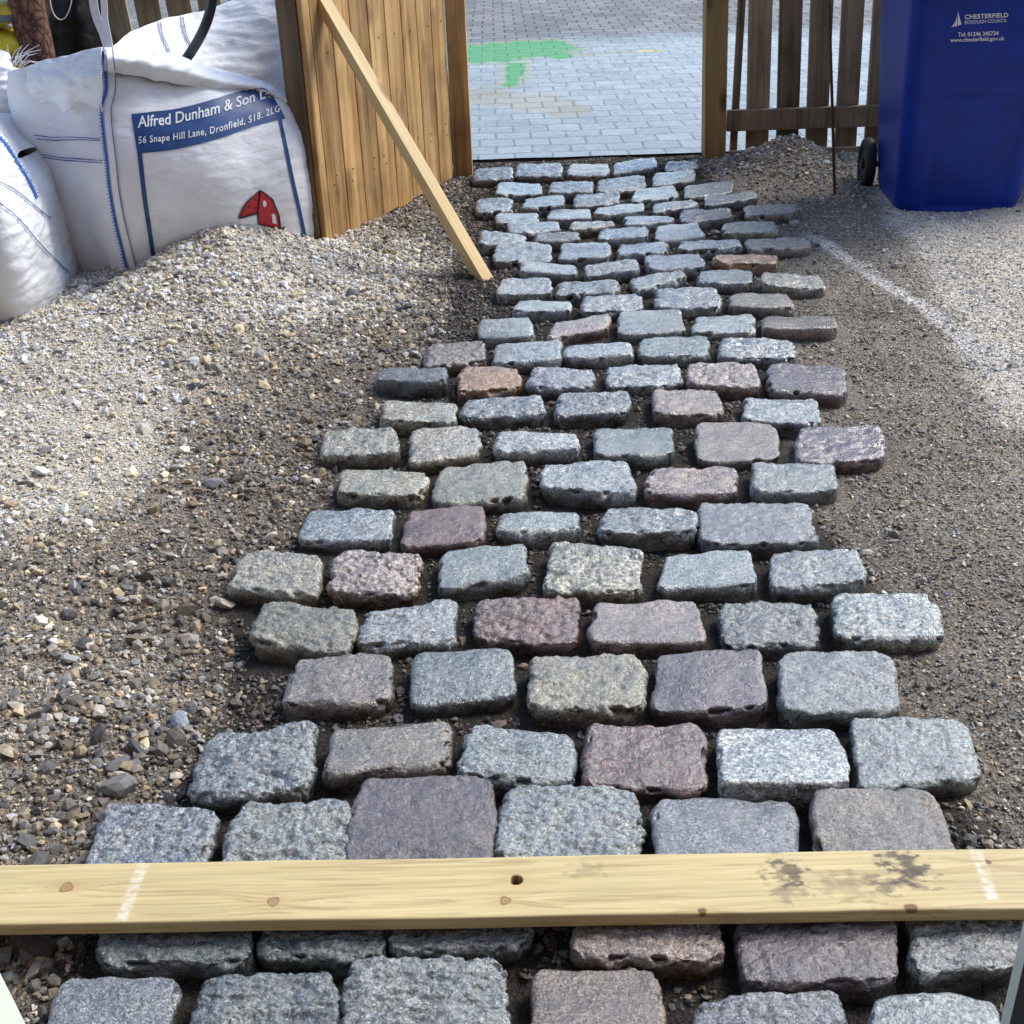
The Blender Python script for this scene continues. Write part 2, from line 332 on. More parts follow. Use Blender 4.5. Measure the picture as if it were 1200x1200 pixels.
setcol(me,stain(X,Y)); M_PAVE=paving_mat()
pv=link('block_paving',me,M_PAVE); tag(pv,kind='structure')
# rest of the courtyard
bm=bmesh.new()
def quad(bm,p): bm.faces.new([bm.verts.new(q) for q in p])
quad(bm,[(-12,5.67,.0275),(-1.0,5.663,.0275),(-1.0,13.2,.0275),(-12,13.2,.0275)]); quad(bm,[(2.96,5.63,.0275),(14,5.55,.0275),(14,13.2,.0275),(2.96,13.2,.0275)]); quad(bm,[(-12,13.1,.026),(14,13.1,.026),(14,40,.026),(-12,40,.026)])
o=bmobj('courtyard_paving',bm,M_PAVE); setcol(o.data,np.zeros((len(o.data.vertices),4))); tag(o,kind='structure')
# concrete edge that holds the paving
bm=bmesh.new(); rbox(bm,(1.0,5.673,-.06),(8,.03,.165),bev=0); M_CONC=plain('dark_wet_concrete',(.05,.05,.052),.5,.5,30,.3,.3)
o=bmobj('paving_edge',bm,M_CONC); o.location.z-=.0; tag(o,kind='structure')
# ------------------------------------------------------------ the setts
SETT_DATA="""1 g -114 5365 58 5348 48 5155 -119 5189
1 g 83 5396 277 5375 257 5182 66 5204
1 k 314 5413 483 5386 458 5146 286 5171
1 g 507 5346 695 5447 686 5287 487 5170
1 g 731 5341 865 5336 847 5218 718 5187
2 g -12 5103 172 5081 165 4889 -20 4876
2 l 212 5092 391 5049 373 4859 193 4885
2 g 410 5046 607 5138 589 4920 390 4870
2 g 652 5145 836 5190 805 5010 627 4941
3 g -99 4836 43 4816 40 4634 -100 4648
3 d 93 4827 258 4845 241 4654 77 4665
3 g 301 4831 473 4840 461 4684 282 4677
3 g 542 4861 711 4942 709 4761 513 4677
3 d 757 4922 960 5001 936 4830 728 4745
4 g -18 4614 143 4597 137 4473 -25 4461
4 l 190 4656 344 4645 337 4469 170 4484
4 w 371 4632 552 4648 548 4531 353 4518
4 g 596 4678 753 4705 760 4607 574 4521
4 d 812 4746 1021 4798 1001 4682 790 4591
5 g 28 4476 210 4456 213 4344 20 4326
5 y 267 4423 414 4443 411 4371 243 4323
5 l 473 4495 632 4490 637 4396 448 4360
5 p 689 4558 867 4546 861 4410 661 4360
5 n 938 4606 1126 4609 1105 4434 913 4426
6 g -74 4338 82 4298 83 4206 -93 4159
6 d 128 4292 276 4294 271 4183 110 4193
6 g 367 4356 531 4356 517 4162 337 4169
6 w 567 4345 714 4326 719 4177 540 4169
6 y 817 4362 1003 4352 981 4194 789 4198
7 g -18 4185 170 4156 162 3978 -38 3998
7 l 209 4157 375 4131 361 3973 187 3994
7 g 412 4132 575 4120 561 3985 390 3988
7 g 623 4129 822 4105 822 4028 603 4008
7 n 856 4140 1077 4142 1047 4001 843 3997
8 g 63 3954 244 3889 236 3804 52 3833
8 w 274 3911 451 3917 443 3797 261 3793
8 l 483 3967 671 3958 656 3798 473 3810
8 o 723 3939 917 3933 905 3837 694 3845
9 w -5 3753 149 3742 148 3613 -26 3624
9 g 176 3739 366 3715 359 3590 162 3603
9 g 413 3750 582 3798 584 3706 409 3599
9 g 637 3791 810 3788 787 3643 612 3647
9 y 838 3735 1016 3698 985 3551 809 3602
10 w 41 3552 202 3534 196 3438 25 3449
10 g 245 3564 423 3570 416 3443 234 3434
10 g 478 3600 662 3587 648 3419 449 3440
10 n 703 3559 870 3526 863 3396 674 3437
11 g -72 3392 75 3381 79 3235 -80 3251
11 k 143 3353 311 3402 300 3284 119 3224
11 g 335 3402 522 3411 515 3243 321 3230
11 w 563 3358 732 3372 709 3217 532 3222
11 n 766 3369 966 3348 938 3185 734 3220
12 n -219 3212 -65 3208 -58 3057 -226 3033
12 w -26 3184 152 3187 142 3038 -41 3042
12 w 169 3168 350 3151 340 3050 153 3060
12 g 380 3204 571 3207 551 3046 358 3057
12 g 602 3162 794 3136 777 3009 578 3030
13 d -339 3036 -167 3008 -161 2900 -348 2932
13 o -118 3003 31 2989 34 2875 -132 2852
13 l 72 3021 233 2990 221 2858 47 2874
13 w 271 2994 460 2974 450 2866 254 2865
13 k 487 2984 652 2969 640 2800 465 2857
13 p 700 2980 894 2952 846 2741 655 2775
14 y -309 2799 -130 2788 -133 2662 -314 2681
14 g -109 2795 86 2801 85 2694 -115 2686
14 l 133 2817 306 2809 295 2683 113 2685
14 k 376 2823 532 2809 521 2651 351 2659
14 w 594 2749 768 2731 742 2579 566 2609
15 y -444 2638 -274 2636 -259 2499 -437 2496
15 y -232 2624 -72 2619 -71 2478 -232 2452
15 w -24 2609 159 2582 157 2477 -32 2481
15 g 207 2608 390 2605 374 2432 191 2441
15 n 445 2588 629 2583 611 2420 423 2417
15 p 685 2568 874 2553 831 2376 640 2391
16 y -379 2436 -184 2405 -199 2283 -384 2307
16 y -156 2435 38 2433 31 2256 -172 2252
16 w 76 2417 269 2418 258 2249 69 2293
16 k 312 2377 502 2364 482 2242 287 2261
16 g 544 2385 719 2371 691 2233 514 2242
17 g -431 2247 -250 2219 -247 2093 -440 2115
17 r -212 2221 -58 2229 -62 2080 -231 2075
17 w -27 2198 141 2196 137 2110 -34 2104
17 g 203 2215 377 2174 362 2072 177 2094
17 l 402 2205 625 2193 598 2034 376 2041
18 y -533 2075 -383 2043 -375 1894 -550 1943
18 k -343 2057 -182 2034 -189 1890 -354 1908
18 g -136 2060 25 2057 24 1936 -149 1895
18 y 79 2062 249 2021 232 1870 51 1885
18 w 297 2002 463 2005 452 1877 268 1885
18 g 497 1998 672 1991 653 1872 477 1867
19 m -465 1871 -288 1842 -299 1711 -470 1754
19 w -271 1834 -110 1863 -111 1732 -281 1736
19 r -69 1853 114 1852 100 1713 -75 1743
19 k 151 1842 334 1838 321 1706 132 1717
19 d 377 1832 539 1810 528 1700 352 1699
19 w 582 1840 756 1831 739 1694 552 1706
20 n -380 1691 -213 1697 -209 1568 -385 1567
20 d -178 1691 -12 1691 -9 1574 -175 1555
20 y 28 1673 211 1677 197 1518 13 1528
20 p 238 1678 406 1664 399 1512 213 1523
20 g 448 1658 626 1651 606 1501 421 1505
21 g -490 1504 -327 1520 -317 1356 -499 1363
21 n -296 1502 -117 1519 -107 1405 -300 1382
21 g -74 1498 81 1473 74 1349 -93 1376
21 r 109 1485 288 1482 270 1332 93 1354
21 w 315 1470 489 1464 480 1322 288 1328
21 g 521 1487 693 1467 681 1342 491 1327
22 l -609 1347 -444 1326 -450 1194 -611 1201
22 g -411 1343 -250 1338 -241 1179 -426 1193
22 p -235 1377 -43 1367 -46 1196 -250 1203
22 w -18 1350 169 1338 155 1191 -36 1200
22 l 195 1324 392 1308 374 1186 177 1196
22 n 419 1319 594 1310 588 1181 399 1185
23 d -558 1163 -358 1154 -347 1044 -536 1052
23 d -347 1153 -180 1146 -179 1045 -338 1055
23 d -165 1153 5 1145 2 1056 -171 1055
23 k 82 1141 255 1133 237 1017 57 1037
23 p 285 1132 475 1123 447 982 256 988
23 g 501 1122 643 1115 609 1001 468 991
24 l -574 1028 -431 1025 -427 929 -578 935
24 d -401 1023 -244 1029 -222 913 -408 925
24 g -219 1036 -30 1039 -23 909 -221 917
24 k 10 1023 159 1019 158 906 -8 909
24 l 202 970 367 970 354 857 176 864
24 g 407 968 553 953 531 850 365 857"""
PAL={'g':(.162,.19,.198),'w':(.225,.256,.262),'l':(.155,.17,.195),'d':(.082,.102,.106),'y':(.225,.22,.17),'m':(.165,.165,.115),'n':(.145,.12,.096),'k':(.20,.158,.135),
 'p':(.085,.062,.070),'r':(.115,.055,.043),'o':(.29,.155,.062)}
NM={'g':'blue-grey','w':'pale grey','l':'lavender-grey','d':'dark grey-green','y':'buff-grey','m':'olive grey','n':'brownish grey','k':'pinkish grey','p':'dull purple','r':'dark red','o':'rusty orange'}
ORD=['','first','second','third','fourth','fifth','sixth','seventh']
ORDROW=['','first','second','third','fourth','fifth','sixth','seventh','eighth','ninth','tenth','eleventh','twelfth','thirteenth','fourteenth','fifteenth','sixteenth','seventeenth','eighteenth','nineteenth','twentieth','twenty-first','twenty-second']
def sett_mesh(q,seed,y):
    """q: 4 corners TL,TR,BR,BL (world xy); returns mesh relative to centre"""
    rs=np.random.default_rng(seed)
    n=112 if y<1.5 else 84 if y<2.1 else 56 if y<3.2 else 40
    a=(np.hypot(*(q[1]-q[0]))+np.hypot(*(q[2]-q[3])))/4; b=(np.hypot(*(q[3]-q[0]))+np.hypot(*(q[2]-q[1])))/4
    c=q.mean(0); hgt=.13; s0=.66
    g=np.linspace(-1,1,n); U,V=np.meshgrid(g,g,indexing='ij'); U=U.ravel();V=V.ravel()
    s=np.maximum(np.abs(U),np.abs(V)); top=s<=s0; sc=np.where(top,1/s0,1/np.maximum(s,1e-6))
    u=U*sc; v=V*sc; w=np.where(top,0,((s-s0)/(1-s0))**1.35)*hgt
    # trim plan corners, a different amount on each
    kc=np.where(u>0,np.where(v>0,rs.uniform(.05,.17),rs.uniform(.05,.15)),np.where(v>0,rs.uniform(.05,.17),rs.uniform(.05,.15)))
    f=1-kc*(np.abs(u*v))**4.5
    P=np.stack([u*a,v*b,-w],1)
    r=rs.uniform(.008,.014); inner=np.stack([np.clip(P[:,0],-a+r,a-r),np.clip(P[:,1],-b+r,b-r),np.minimum(P[:,2],-r)],1)
    D=P-inner; Ln=np.linalg.norm(D,axis=1)[:,None]; Nn=np.where(Ln>1e-6,D/np.maximum(Ln,1e-6),np.array([[0,0,1.]]))
    P=inner+Nn*r*np.where(Ln>1e-6,1,0)+np.where(Ln>1e-6,0,1)*D
    off=rs.uniform(0,200,3)
    lo=fbm(P*np.array([14,14,14])+off,2); rid=1-np.abs(fbm(P*np.array([20,46,26])+off+9,4,.55))*2; hi=fbm(P*95+off,3,.6)
    rough=rs.choice([.25,.55,.8,1.1,1.4])
    plan=np.hypot(Nn[:,0],Nn[:,1])
    disp=lo*.0045+ (rid-.5)*.0036*rough+np.minimum(fbm(P*55+off+70,2)+.12,0)*.004*rough + hi*.0018*rough
    disp+=plan*(lo*.006+fbm(P*18+off+30,2)*.003)
    chip=np.maximum(fbm(P*30+off+50,2)-.24,0)*rs.choice([.03,.06,.14])*sstep(.2,.7,plan)*sstep(.2,.8,Nn[:,2]+.3); disp-=chip
    P=P+Nn*disp[:,None]
    P[:,:2]*=f[:,None]
    P[:,2]+=.005*(1-(P[:,0]/a)**2)*(1-(P[:,1]/b)**2)*rs.uniform(-.3,1.)*(P[:,2]>-.03)
    P[:,2]+=P[:,0]*rs.normal(0,.032)+P[:,1]*rs.normal(0,.045)+rs.normal(0,.0022)
    fl=1-.9*np.maximum(-P[:,2]-.01,0)
    lu=(P[:,0]*fl/a+1)/2; lv=(1-P[:,1]*fl/b)/2   # lv 0 = far edge
    lu=lu[:,None]; lv=lv[:,None]
    XY=(1-lv)*((1-lu)*q[0]+lu*q[1])+lv*((1-lu)*q[3]+lu*q[2])-c
    V3=np.concatenate([XY,(P[:,2]+.0)[:,None]],1)
    me=npmesh('sett',V3,gridfaces(n,n)); sl=sstep(.004,.012,-P[:,2]-.010+.012*fbm(P*45+off,3)); setcol(me,np.repeat(sl[:,None],3,1),'side_shade'); return me,c  # mask for the painted shade below the top edge
rows={}
for ln in SETT_DATA.strip().splitlines():
    t=ln.split(); q=np.array(list(map(float,t[2:]))).reshape(4,2)/1000; rows.setdefault(int(t[0]),[]).append((t[1],q))
QUADS=[]
for r_,lst in sorted(rows.items()):
    lst.sort(key=lambda z:z[1][:,0].mean())
    for i,(k,q) in enumerate(lst):
        if r_==22: q=q.copy(); q[2:,1]-=.012
        cq=q.mean(0); q=cq+(q-cq)*np.array([[1.055,1.06]]); seed=r_*31+i*7; me,c=sett_mesh(q,seed,q[:,1].mean()); QUADS.append(q)
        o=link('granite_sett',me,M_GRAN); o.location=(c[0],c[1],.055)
        rs=random.Random(seed); v=rs.uniform(.86,1.14); pc=PAL[k]
        o.color=(pc[0]*v*rs.uniform(.96,1.04),pc[1]*v,pc[2]*v*rs.uniform(.96,1.04),{'o':1.,'y':.75,'m':.8,'n':.7,'k':.5,'r':.45}.get(k,rs.choice([.0,.15,.4])))
        n=len(lst); wpos='leftmost' if i==0 else 'rightmost' if i==n-1 else ORD[i+1]+' from the left'
        if r_==24: row='in the nearest row'
        elif r_==23: row='partly under the near side of the plank'
        elif r_==22: row='in the first row beyond the plank'
        elif r_==1: row='in the row against the block paving'
        elif r_<=10: row='%s row from the block paving'%ORDROW[r_]
        else: row='in the %s row beyond the plank'%ORDROW[23-r_]
        tag(o,'%s granite sett, %s, %s'%(NM[k],wpos,row),'paving sett','granite setts laid in rows up the path')
# ------------------------------------------------------------ gravel
mres=.01; MX0,MY0=-2.6,.2
mask=np.zeros((520,560),bool)
ii,jj=np.meshgrid(np.arange(520),np.arange(560),indexing='ij'); CX=MX0+(ii+.5)*mres; CY=MY0+(jj+.5)*mres
for q in QUADS:
    x0,y0=q.min(0);x1,y1=q.max(0); i0,i1=int((x0-MX0)/mres),int((x1-MX0)/mres)+1; j0,j1=int((y0-MY0)/mres),int((y1-MY0)/mres)+1
    mask[max(i0,0):i1,max(j0,0):j1]=True
def rockshapes(k,sub):
    out=[]
    for i in range(k):
        bm=bmesh.new()
        if sub: bmesh.ops.create_icosphere(bm,subdivisions=1,radius=1)
        else: bmesh.ops.create_cube(bm,size=1.35)
        v=np.array([x.co for x in bm.verts]); 
        if not sub: bmesh.ops.triangulate(bm,faces=bm.faces[:])
        f=np.array([[x.index for x in fc.verts] for fc in bm.faces]); bm.free()
        # clip by random planes for an angular crushed shape
        for _ in range(7 if sub else 2):
            nn=RNG.normal(size=3); nn/=np.linalg.norm(nn); d_=RNG.uniform(.45,.8); t=v@nn; v=v-np.outer(np.maximum(t-d_,0),nn)
        v=v+RNG.normal(size=v.shape)*(.06 if sub else .16)
        v=v*np.array([RNG.uniform(.8,1.35),RNG.uniform(.65,1.),RNG.uniform(.4,.75)])
        out.append((v,f))
    return out
SH1=rockshapes(30,True); SH0=rockshapes(24,False)
def scatter(name,n,area,size,dens,shapes,sink=.25,tone=1.,usemask=True,fine=0):
    x=RNG.uniform(area[0],area[1],n*3); y=RNG.uniform(area[2],area[3],n*3)
    keep=RNG.uniform(0,1,n*3)<dens(x,y); x=x[keep][:n];y=y[keep][:n]
    if usemask:
        k=~mask[np.clip(((x-MX0)/mres).astype(int),0,519),np.clip(((y-MY0)/mres).astype(int),0,559)]; x=x[k];y=y[k]
    n=len(x); s=np.exp(RNG.normal(np.log(size),.38,n)); s=np.clip(s,size*.4,size*2.6)
    z=height(x,y)+s*(.45-sink)
    a=RNG.normal(0,.5,(n,2)); yaw=RNG.uniform(0,2*np.pi,n)
    cx,sx=np.cos(a[:,0]),np.sin(a[:,0]); cy_,sy=np.cos(a[:,1]),np.sin(a[:,1]); cz,sz=np.cos(yaw),np.sin(yaw)
    R=np.zeros((n,3,3)); 
    Rz=np.zeros((n,3,3)); Rz[:,0,0]=cz;Rz[:,0,1]=-sz;Rz[:,1,0]=sz;Rz[:,1,1]=cz;Rz[:,2,2]=1
    Rx=np.zeros((n,3,3)); Rx[:,0,0]=1;Rx[:,1,1]=cx;Rx[:,1,2]=-sx;Rx[:,2,1]=sx;Rx[:,2,2]=cx
    Ry=np.zeros((n,3,3)); Ry[:,1,1]=1;Ry[:,0,0]=cy_;Ry[:,0,2]=sy;Ry[:,2,0]=-sy;Ry[:,2,2]=cy_
    R=Rx@Ry@Rz
    p=palef(x,y); w=dampc(x,y); base=groundcol(x,y)
    ins=(x>path_l(y)+.02)&(x<path_r(y)-.02); base=np.where(ins[:,None],base*2.7,base); hue=RNG.uniform(0,1,n); lum=np.exp(RNG.normal(0,.40,n))
    tint=np.ones((n,3)); tint[hue<.22]=(1.12,1.0,.80); tint[(hue>.22)&(hue<.30)]=(1.15,.95,.75); tint[(hue>.55)&(hue<.8)]=(.86,.95,1.08); tint[hue>.87]=(.40,.43,.50)
    br=np.where(p>.4,1.12,1.30)
    c=np.clip(base*tint*(lum*br*tone)[:,None],.015,.68)
    ki=RNG.integers(0,len(shapes),n); V=[];Fc=[];Cc=[];b0=0
    for k,(sv,sf) in enumerate(shapes):
        idx=np.where(ki==k)[0]
        if not len(idx): continue
        vv=np.einsum('nij,kj->nki',R[idx],sv)*s[idx][:,None,None]; vv[...,0]+=x[idx][:,None]; vv[...,1]+=y[idx][:,None]; vv[...,2]+=z[idx][:,None]
        m_=len(sv); V.append(vv.reshape(-1,3)); Fc.append((sf[None]+(np.arange(len(idx))*m_)[:,None,None]+b0).reshape(-1,3)); Cc.append(np.repeat(c[idx],m_,0)); b0+=m_*len(idx)
    me=npmesh(name,np.concatenate(V),np.concatenate(Fc),False); setcol(me,np.concatenate(Cc))
    return tag(link(name,me,M_CHIP),kind='stuff')
def d_clump(x,y): return np.clip(.55+1.1*fbm(np.stack([x*3,y*3,x*0+2],-1),3),.08,1)
def dusty(x,y): return gauss(x,y,-1.2,2.75,.5,.8)
def mound(x,y): return np.clip(gauss(x,y,-.95,4.05,.6,.65)*1.6+gauss(x,y,1.25,5.3,.32,.4)*1.3,0,1)
def d_big(x,y): return np.clip(d_clump(x,y)*(x<path_l(y)+.02)*(.5+.5*sstep(2.6,1.2,y)+.3*sstep(.5,.1,path_l(y)-x))+mound(x,y)*.8+.012*(x>path_r(y)),0,1)
def d_mid(x,y): return (1-.85*linef(x,y))*np.clip((x<path_l(y)+.05)*(.35+.6*d_clump(x,y))*(1-.75*dusty(x,y))+mound(x,y)+(x>path_r(y)-.02)*.06*d_clump(x,y)+.9*((x>path_l(y))&(x<path_r(y))),0,1)
o=scatter('loose_stone_chippings',13000,(-2.1,2.1,.85,5.6),.0098,lambda x,y:d_big(x,y)*.9,SH1,.2,1.); tag(o,'angular pale and brown limestone chippings lying loose over the ground','chippings')
o=scatter('coarse_chippings',4200,(-1.5,-.2,.85,5.4),.0105,lambda x,y:np.clip(sstep(.55,.1,path_l(y)-x)*(x<path_l(y)-.01)*(.25+.9*sstep(2.2,1.4,y)+.3*sstep(3.2,4.,y)),0,1),SH1,.25,.62); tag(o,'coarse dark and buff broken stones along the left edge of the setts','chippings')
o=scatter('crushed_gravel',80000,(-2.1,2.2,.85,5.62),.0058,d_mid,SH1,.2,1.); tag(o,'crushed grey gravel spread either side of the setts','gravel')
o=scatter('fine_grit',150000,(-1.7,1.8,.8,4.8),.0026,lambda x,y:np.clip(.85-.12*y+.3*(x>path_r(y)),.1,1),SH0,.15,1.); tag(o,'fine grit bedding between and beside the setts','grit')
# a few big loose stones one could pick up
M_ROCK=chips_mat('loose_rock',.6,.5)
ROCKS=[(148,922,.032,(.17,.165,.15),'flat grey loose stone lying beside the third-last row of setts near the plank'),
 (212,848,.018,(.20,.22,.25),'blue-grey loose stone on the gravel left of the first big setts'),(255,432,.022,(.30,.28,.23),'cream loose stone on the gravel slope'),
 (228,455,.020,(.06,.062,.07),'near-black loose stone on the gravel slope below the heap'),(250,570,.024,(.22,.21,.20),'mid-grey loose stone on bare grit left of the path'),
 (265,710,.022,(.36,.31,.26),'pinkish loose stone touching the buff sett at the left edge'),(88,790,.020,(.33,.26,.17),'tan loose stone low on the left gravel'),
 (10,882,.018,(.36,.31,.22),'cream loose stone at the left picture edge'),(930,262,.024,(.34,.30,.26),'pale loose stone behind the brown setts by the right heap'),(838,274,.018,(.30,.28,.25),'pale loose stone wedged between the far setts'),
 (278,415,.02,(.36,.33,.27),'buff angular stone at the foot of the heap'),(545,243,.028,(.22,.2,.17),'brown lump of stone at the foot of the gate'),(40,1108,.03,(.06,.05,.045),'dark wet stone under the left end of the plank')]
for i,(px_,py_,s_,c_,lb) in enumerate(ROCKS):
    bm=bmesh.new(); bmesh.ops.create_icosphere(bm,subdivisions=2,radius=1); v=np.array([x.co for x in bm.verts]); f=np.array([[x.index for x in fc.verts] for fc in bm.faces]); bm.free()
    for _ in range(9):
        nn=RNG.normal(size=3); nn/=np.linalg.norm(nn); d_=RNG.uniform(.45,.75); t=v@nn; v=v-np.outer(np.maximum(t-d_,0),nn)
    v=v*np.array([1.3,.95,.62])*s_; w=at(px_,py_,0); z=float(height(np.array([w[0]]),np.array([w[1]]))[0]); w=at(px_,py_,z)
    me=npmesh('loose_stone',v,f,False); setcol(me,np.tile(c_,(len(v),1))); o=link('loose_stone',me,M_ROCK); o.location=(w[0],w[1],z+s_*.2); o.rotation_euler=(RNG.uniform(-.3,.3),RNG.uniform(-.3,.3),RNG.uniform(0,6))
    tag(o,lb,'stone','loose stones on the gravel')
# ------------------------------------------------------------ plank across the path
def plank_mat():
    m_,nt,b=mat('wet_pale_pine'); L=nt.links; a_=N(nt,'ShaderNodeAttribute',attribute_name='col'); co=texco(nt)
    g=noiset(nt,mapping(nt,co,(3,170,60)),1.,4,.6,.4); c=mix(nt,a_.outputs[0],ramp(nt,g,[(.3,(.8,.78,.74)),(.6,(1.06,1.06,1.06))]),.9,'MULTIPLY')
    L.new(c,b.inputs['Base Color']); b.inputs['Roughness'].default_value=.55; b.inputs['Specular IOR Level'].default_value=.35; p=bump(nt,b,g,.3,.0015); bump(nt,b,noiset(nt,co,220,3),.2,.001,p); return m_
PA=at(0,1013,.089);PB=at(1200,993,.089); PF=at(600,1074,.089)
pd=(PB-PA)[:2]; plen0=np.hypot(*pd); pd/=plen0; pn=np.array([-pd[1],pd[0]])
pw=abs((PF[:2]-PA[:2])@pn); PL0,PL1=-.35,plen0+.32; PT=.021
nu=int((PL1-PL0)/.0016); prof=[]   # closed cross-section: top, front, bottom, back with rounded edges
def arc(cx,cy,a0,a1,k=4,r=.003): return [(cx+r*math.cos(t),cy+r*math.sin(t)) for t in np.linspace(a0,a1,k)]
hp=math.pi/2; r=.003
prof+=arc(pw-r,-r,0,hp)+[(x,0) for x in np.linspace(pw-r,r,62)[1:-1]]+arc(r,-r,hp,2*hp)+[(0,z) for z in np.linspace(-r,-PT+r,9)[1:-1]]+arc(r,-PT+r,2*hp,3*hp)+[(pw*.66,-PT),(pw*.33,-PT)][::-1]+arc(pw-r,-PT+r,3*hp,4*hp)
prof=np.array(prof); kk=len(prof)
us=np.linspace(PL0,PL1,nu); UU=np.repeat(us,kk); WW=np.tile(prof[:,0],nu); ZZ=np.tile(prof[:,1],nu)
org=np.array([*(PA[:2]-pn*pw),.089])
sag=.0012*noise3(np.stack([UU*3,UU*0,UU*0],-1)); ww=WW+.0015*noise3(np.stack([UU*4,WW*0,WW*0+3],-1))
V=np.stack([pd[0]*UU+pn[0]*ww,pd[1]*UU+pn[1]*ww,ZZ+sag],1)
Fp=[]; i=np.arange(nu-1)[:,None]; j=np.arange(kk)[None,:]; j2=(j+1)%kk
Fp=np.stack([(i*kk+j).ravel(),((i+1)*kk+j).ravel(),((i+1)*kk+j2).ravel(),(i*kk+j2).ravel()],1)
def upx(px_): # image column on the plank -> u
    w=at(px_,1050-px_*.017,.089); return (w[:2]-PA[:2])@pd
def spot(px_,py_): w=at(px_,py_,.089); e_=w[:2]-org[:2]; return e_@pd,e_@pn
col=np.tile(np.array([[.56,.455,.235]]),(len(V),1))
knots=[(78,1040,.0055,1),(320,1057,.005,1),(605,1031,.0062,3),(592,1055,.0045,1),(1068,1065,.006,2),(823,1068,.004,2),(1158,1010,.003,2)]
uw=UU.copy(); wv=WW.copy()
for a_,b_,r_,t_ in knots:
    u0,w0=spot(a_,b_); dd=np.hypot((UU-u0)*.35,WW-w0); wv=wv+np.sign(WW-w0)*.010*np.exp(-(dd/.018)**2)
gr=fbm(np.stack([uw*2.2,wv*85,ZZ*85],-1),4,.6); gr2=noise3(np.stack([uw*9,wv*330,ZZ*330],-1)); lg=noise3(np.stack([uw*2.5,wv*6,ZZ*2+5],-1))
col*=np.clip(1+.20*gr+.08*gr2+.14*lg,.5,1.4)[:,None]
line=sstep(.12,.38,gr+.45*gr2)[:,None]*.5; col=col*(1-line)+np.array([[.27,.19,.09]])*line
topm=(ZZ>-.006)
for a_,b_,r_,t_ in knots:
    u0,w0=spot(a_,b_); dd=np.hypot(UU-u0,WW-w0); ang=np.arctan2(WW-w0,UU-u0); rr=r_*1.35*(1+.12*np.sin(3*ang+a_))
    if t_==1:
        k=(sstep(1.25,1.,dd/rr)*topm)[:,None]; col=col*(1-k)+np.array([[.36,.24,.12]])*k
        k=(np.exp(-((dd/rr-1)/.18)**2)*topm*.8)[:,None]; col=col*(1-k)+np.array([[.07,.045,.025]])*k
        k=(sstep(.35,.1,dd/rr)*topm*.8)[:,None]; col=col*(1-k)+np.array([[.13,.08,.04]])*k
    else:
        k=(sstep(1.15,.85,dd/rr)*topm)[:,None]; col=col*(1-k)+np.array([[.02,.013,.008]])*k
    k=(np.exp(-(np.hypot((UU-u0)*.45,WW-w0)/(r_*2.6))**2)*.35*topm)[:,None]; col=col*(1-k)+np.array([[.42,.25,.10]])*k
u0,w0=spot(605,1031); hole=np.hypot(UU-u0,WW-w0)/.0078; V[:,2]-=np.where((hole<1.02)&(ZZ>-.002),.018*sstep(1.02,.8,hole),0)
dn=fbm(np.stack([UU*45,WW*80,ZZ],-1),5,.7)
for a_,b_,ru,rw,st in ((918,1018,.028,.030,.9),(925,1045,.03,.02,.5),(1062,1015,.035,.032,1.),(1055,1035,.05,.02,.6),(1000,1040,.06,.03,.35),(690,1020,.03,.02,.3)):
    u0,w0=spot(a_,b_); g=np.exp(-((UU-u0)/ru)**2-((WW-w0)/rw)**2)
    k=(sstep(.35,.95,g+.85*dn*sstep(.05,.3,g))*st*.85*(ZZ>-.004))[:,None]; col=col*(1-k)+np.array([[.05,.036,.028]])*k
fl=noise3(np.stack([UU*300,WW*300,ZZ*0+1],-1)); k=(sstep(.55,.62,fl)*np.clip(.03+1.0*sstep(.7,1.1,UU),0,1)*.75*(ZZ>-.003))[:,None]; col=col*(1-k)+np.array([[.06,.045,.035]])*k
for (a0,b0,a1,b1,wd) in ((168,1012,143,1076,.0085),(1143,996,1163,1052,.0085)):
    p0=np.array(spot(a0,b0)); p1=np.array(spot(a1,b1)); e_=p1-p0; t=((UU-p0[0])*e_[0]+(WW-p0[1])*e_[1])/(e_@e_); dist=np.hypot(UU-p0[0]-t*e_[0],WW-p0[1]-t*e_[1])
    k=(sstep(1.15,.7,dist/wd+.5*dn)*(t>-.2)*(t<1.05)*(ZZ>-.003)*np.clip(.38+.9*dn,.1,.7))[:,None]; col=col*(1-k)+np.array([[.80,.74,.66]])*k
me=npmesh('plank',V,Fp); setcol(me,col)
bmx=bmesh.new(); bmx.from_mesh(me); bmx.verts.ensure_lookup_table()
bmx.faces.new([bmx.verts[j] for j in range(kk)]); bmx.faces.new([bmx.verts[(nu-1)*kk+j] for j in range(kk-1,-1,-1)]); bmesh.ops.recalc_face_normals(bmx,faces=bmx.faces[:]); bmx.to_mesh(me); bmx.free()
o=link('timber_plank',me,plank_mat()); o.location=org; tag(o,'long pale pine plank with knots and mud smears lying across the near setts','plank')
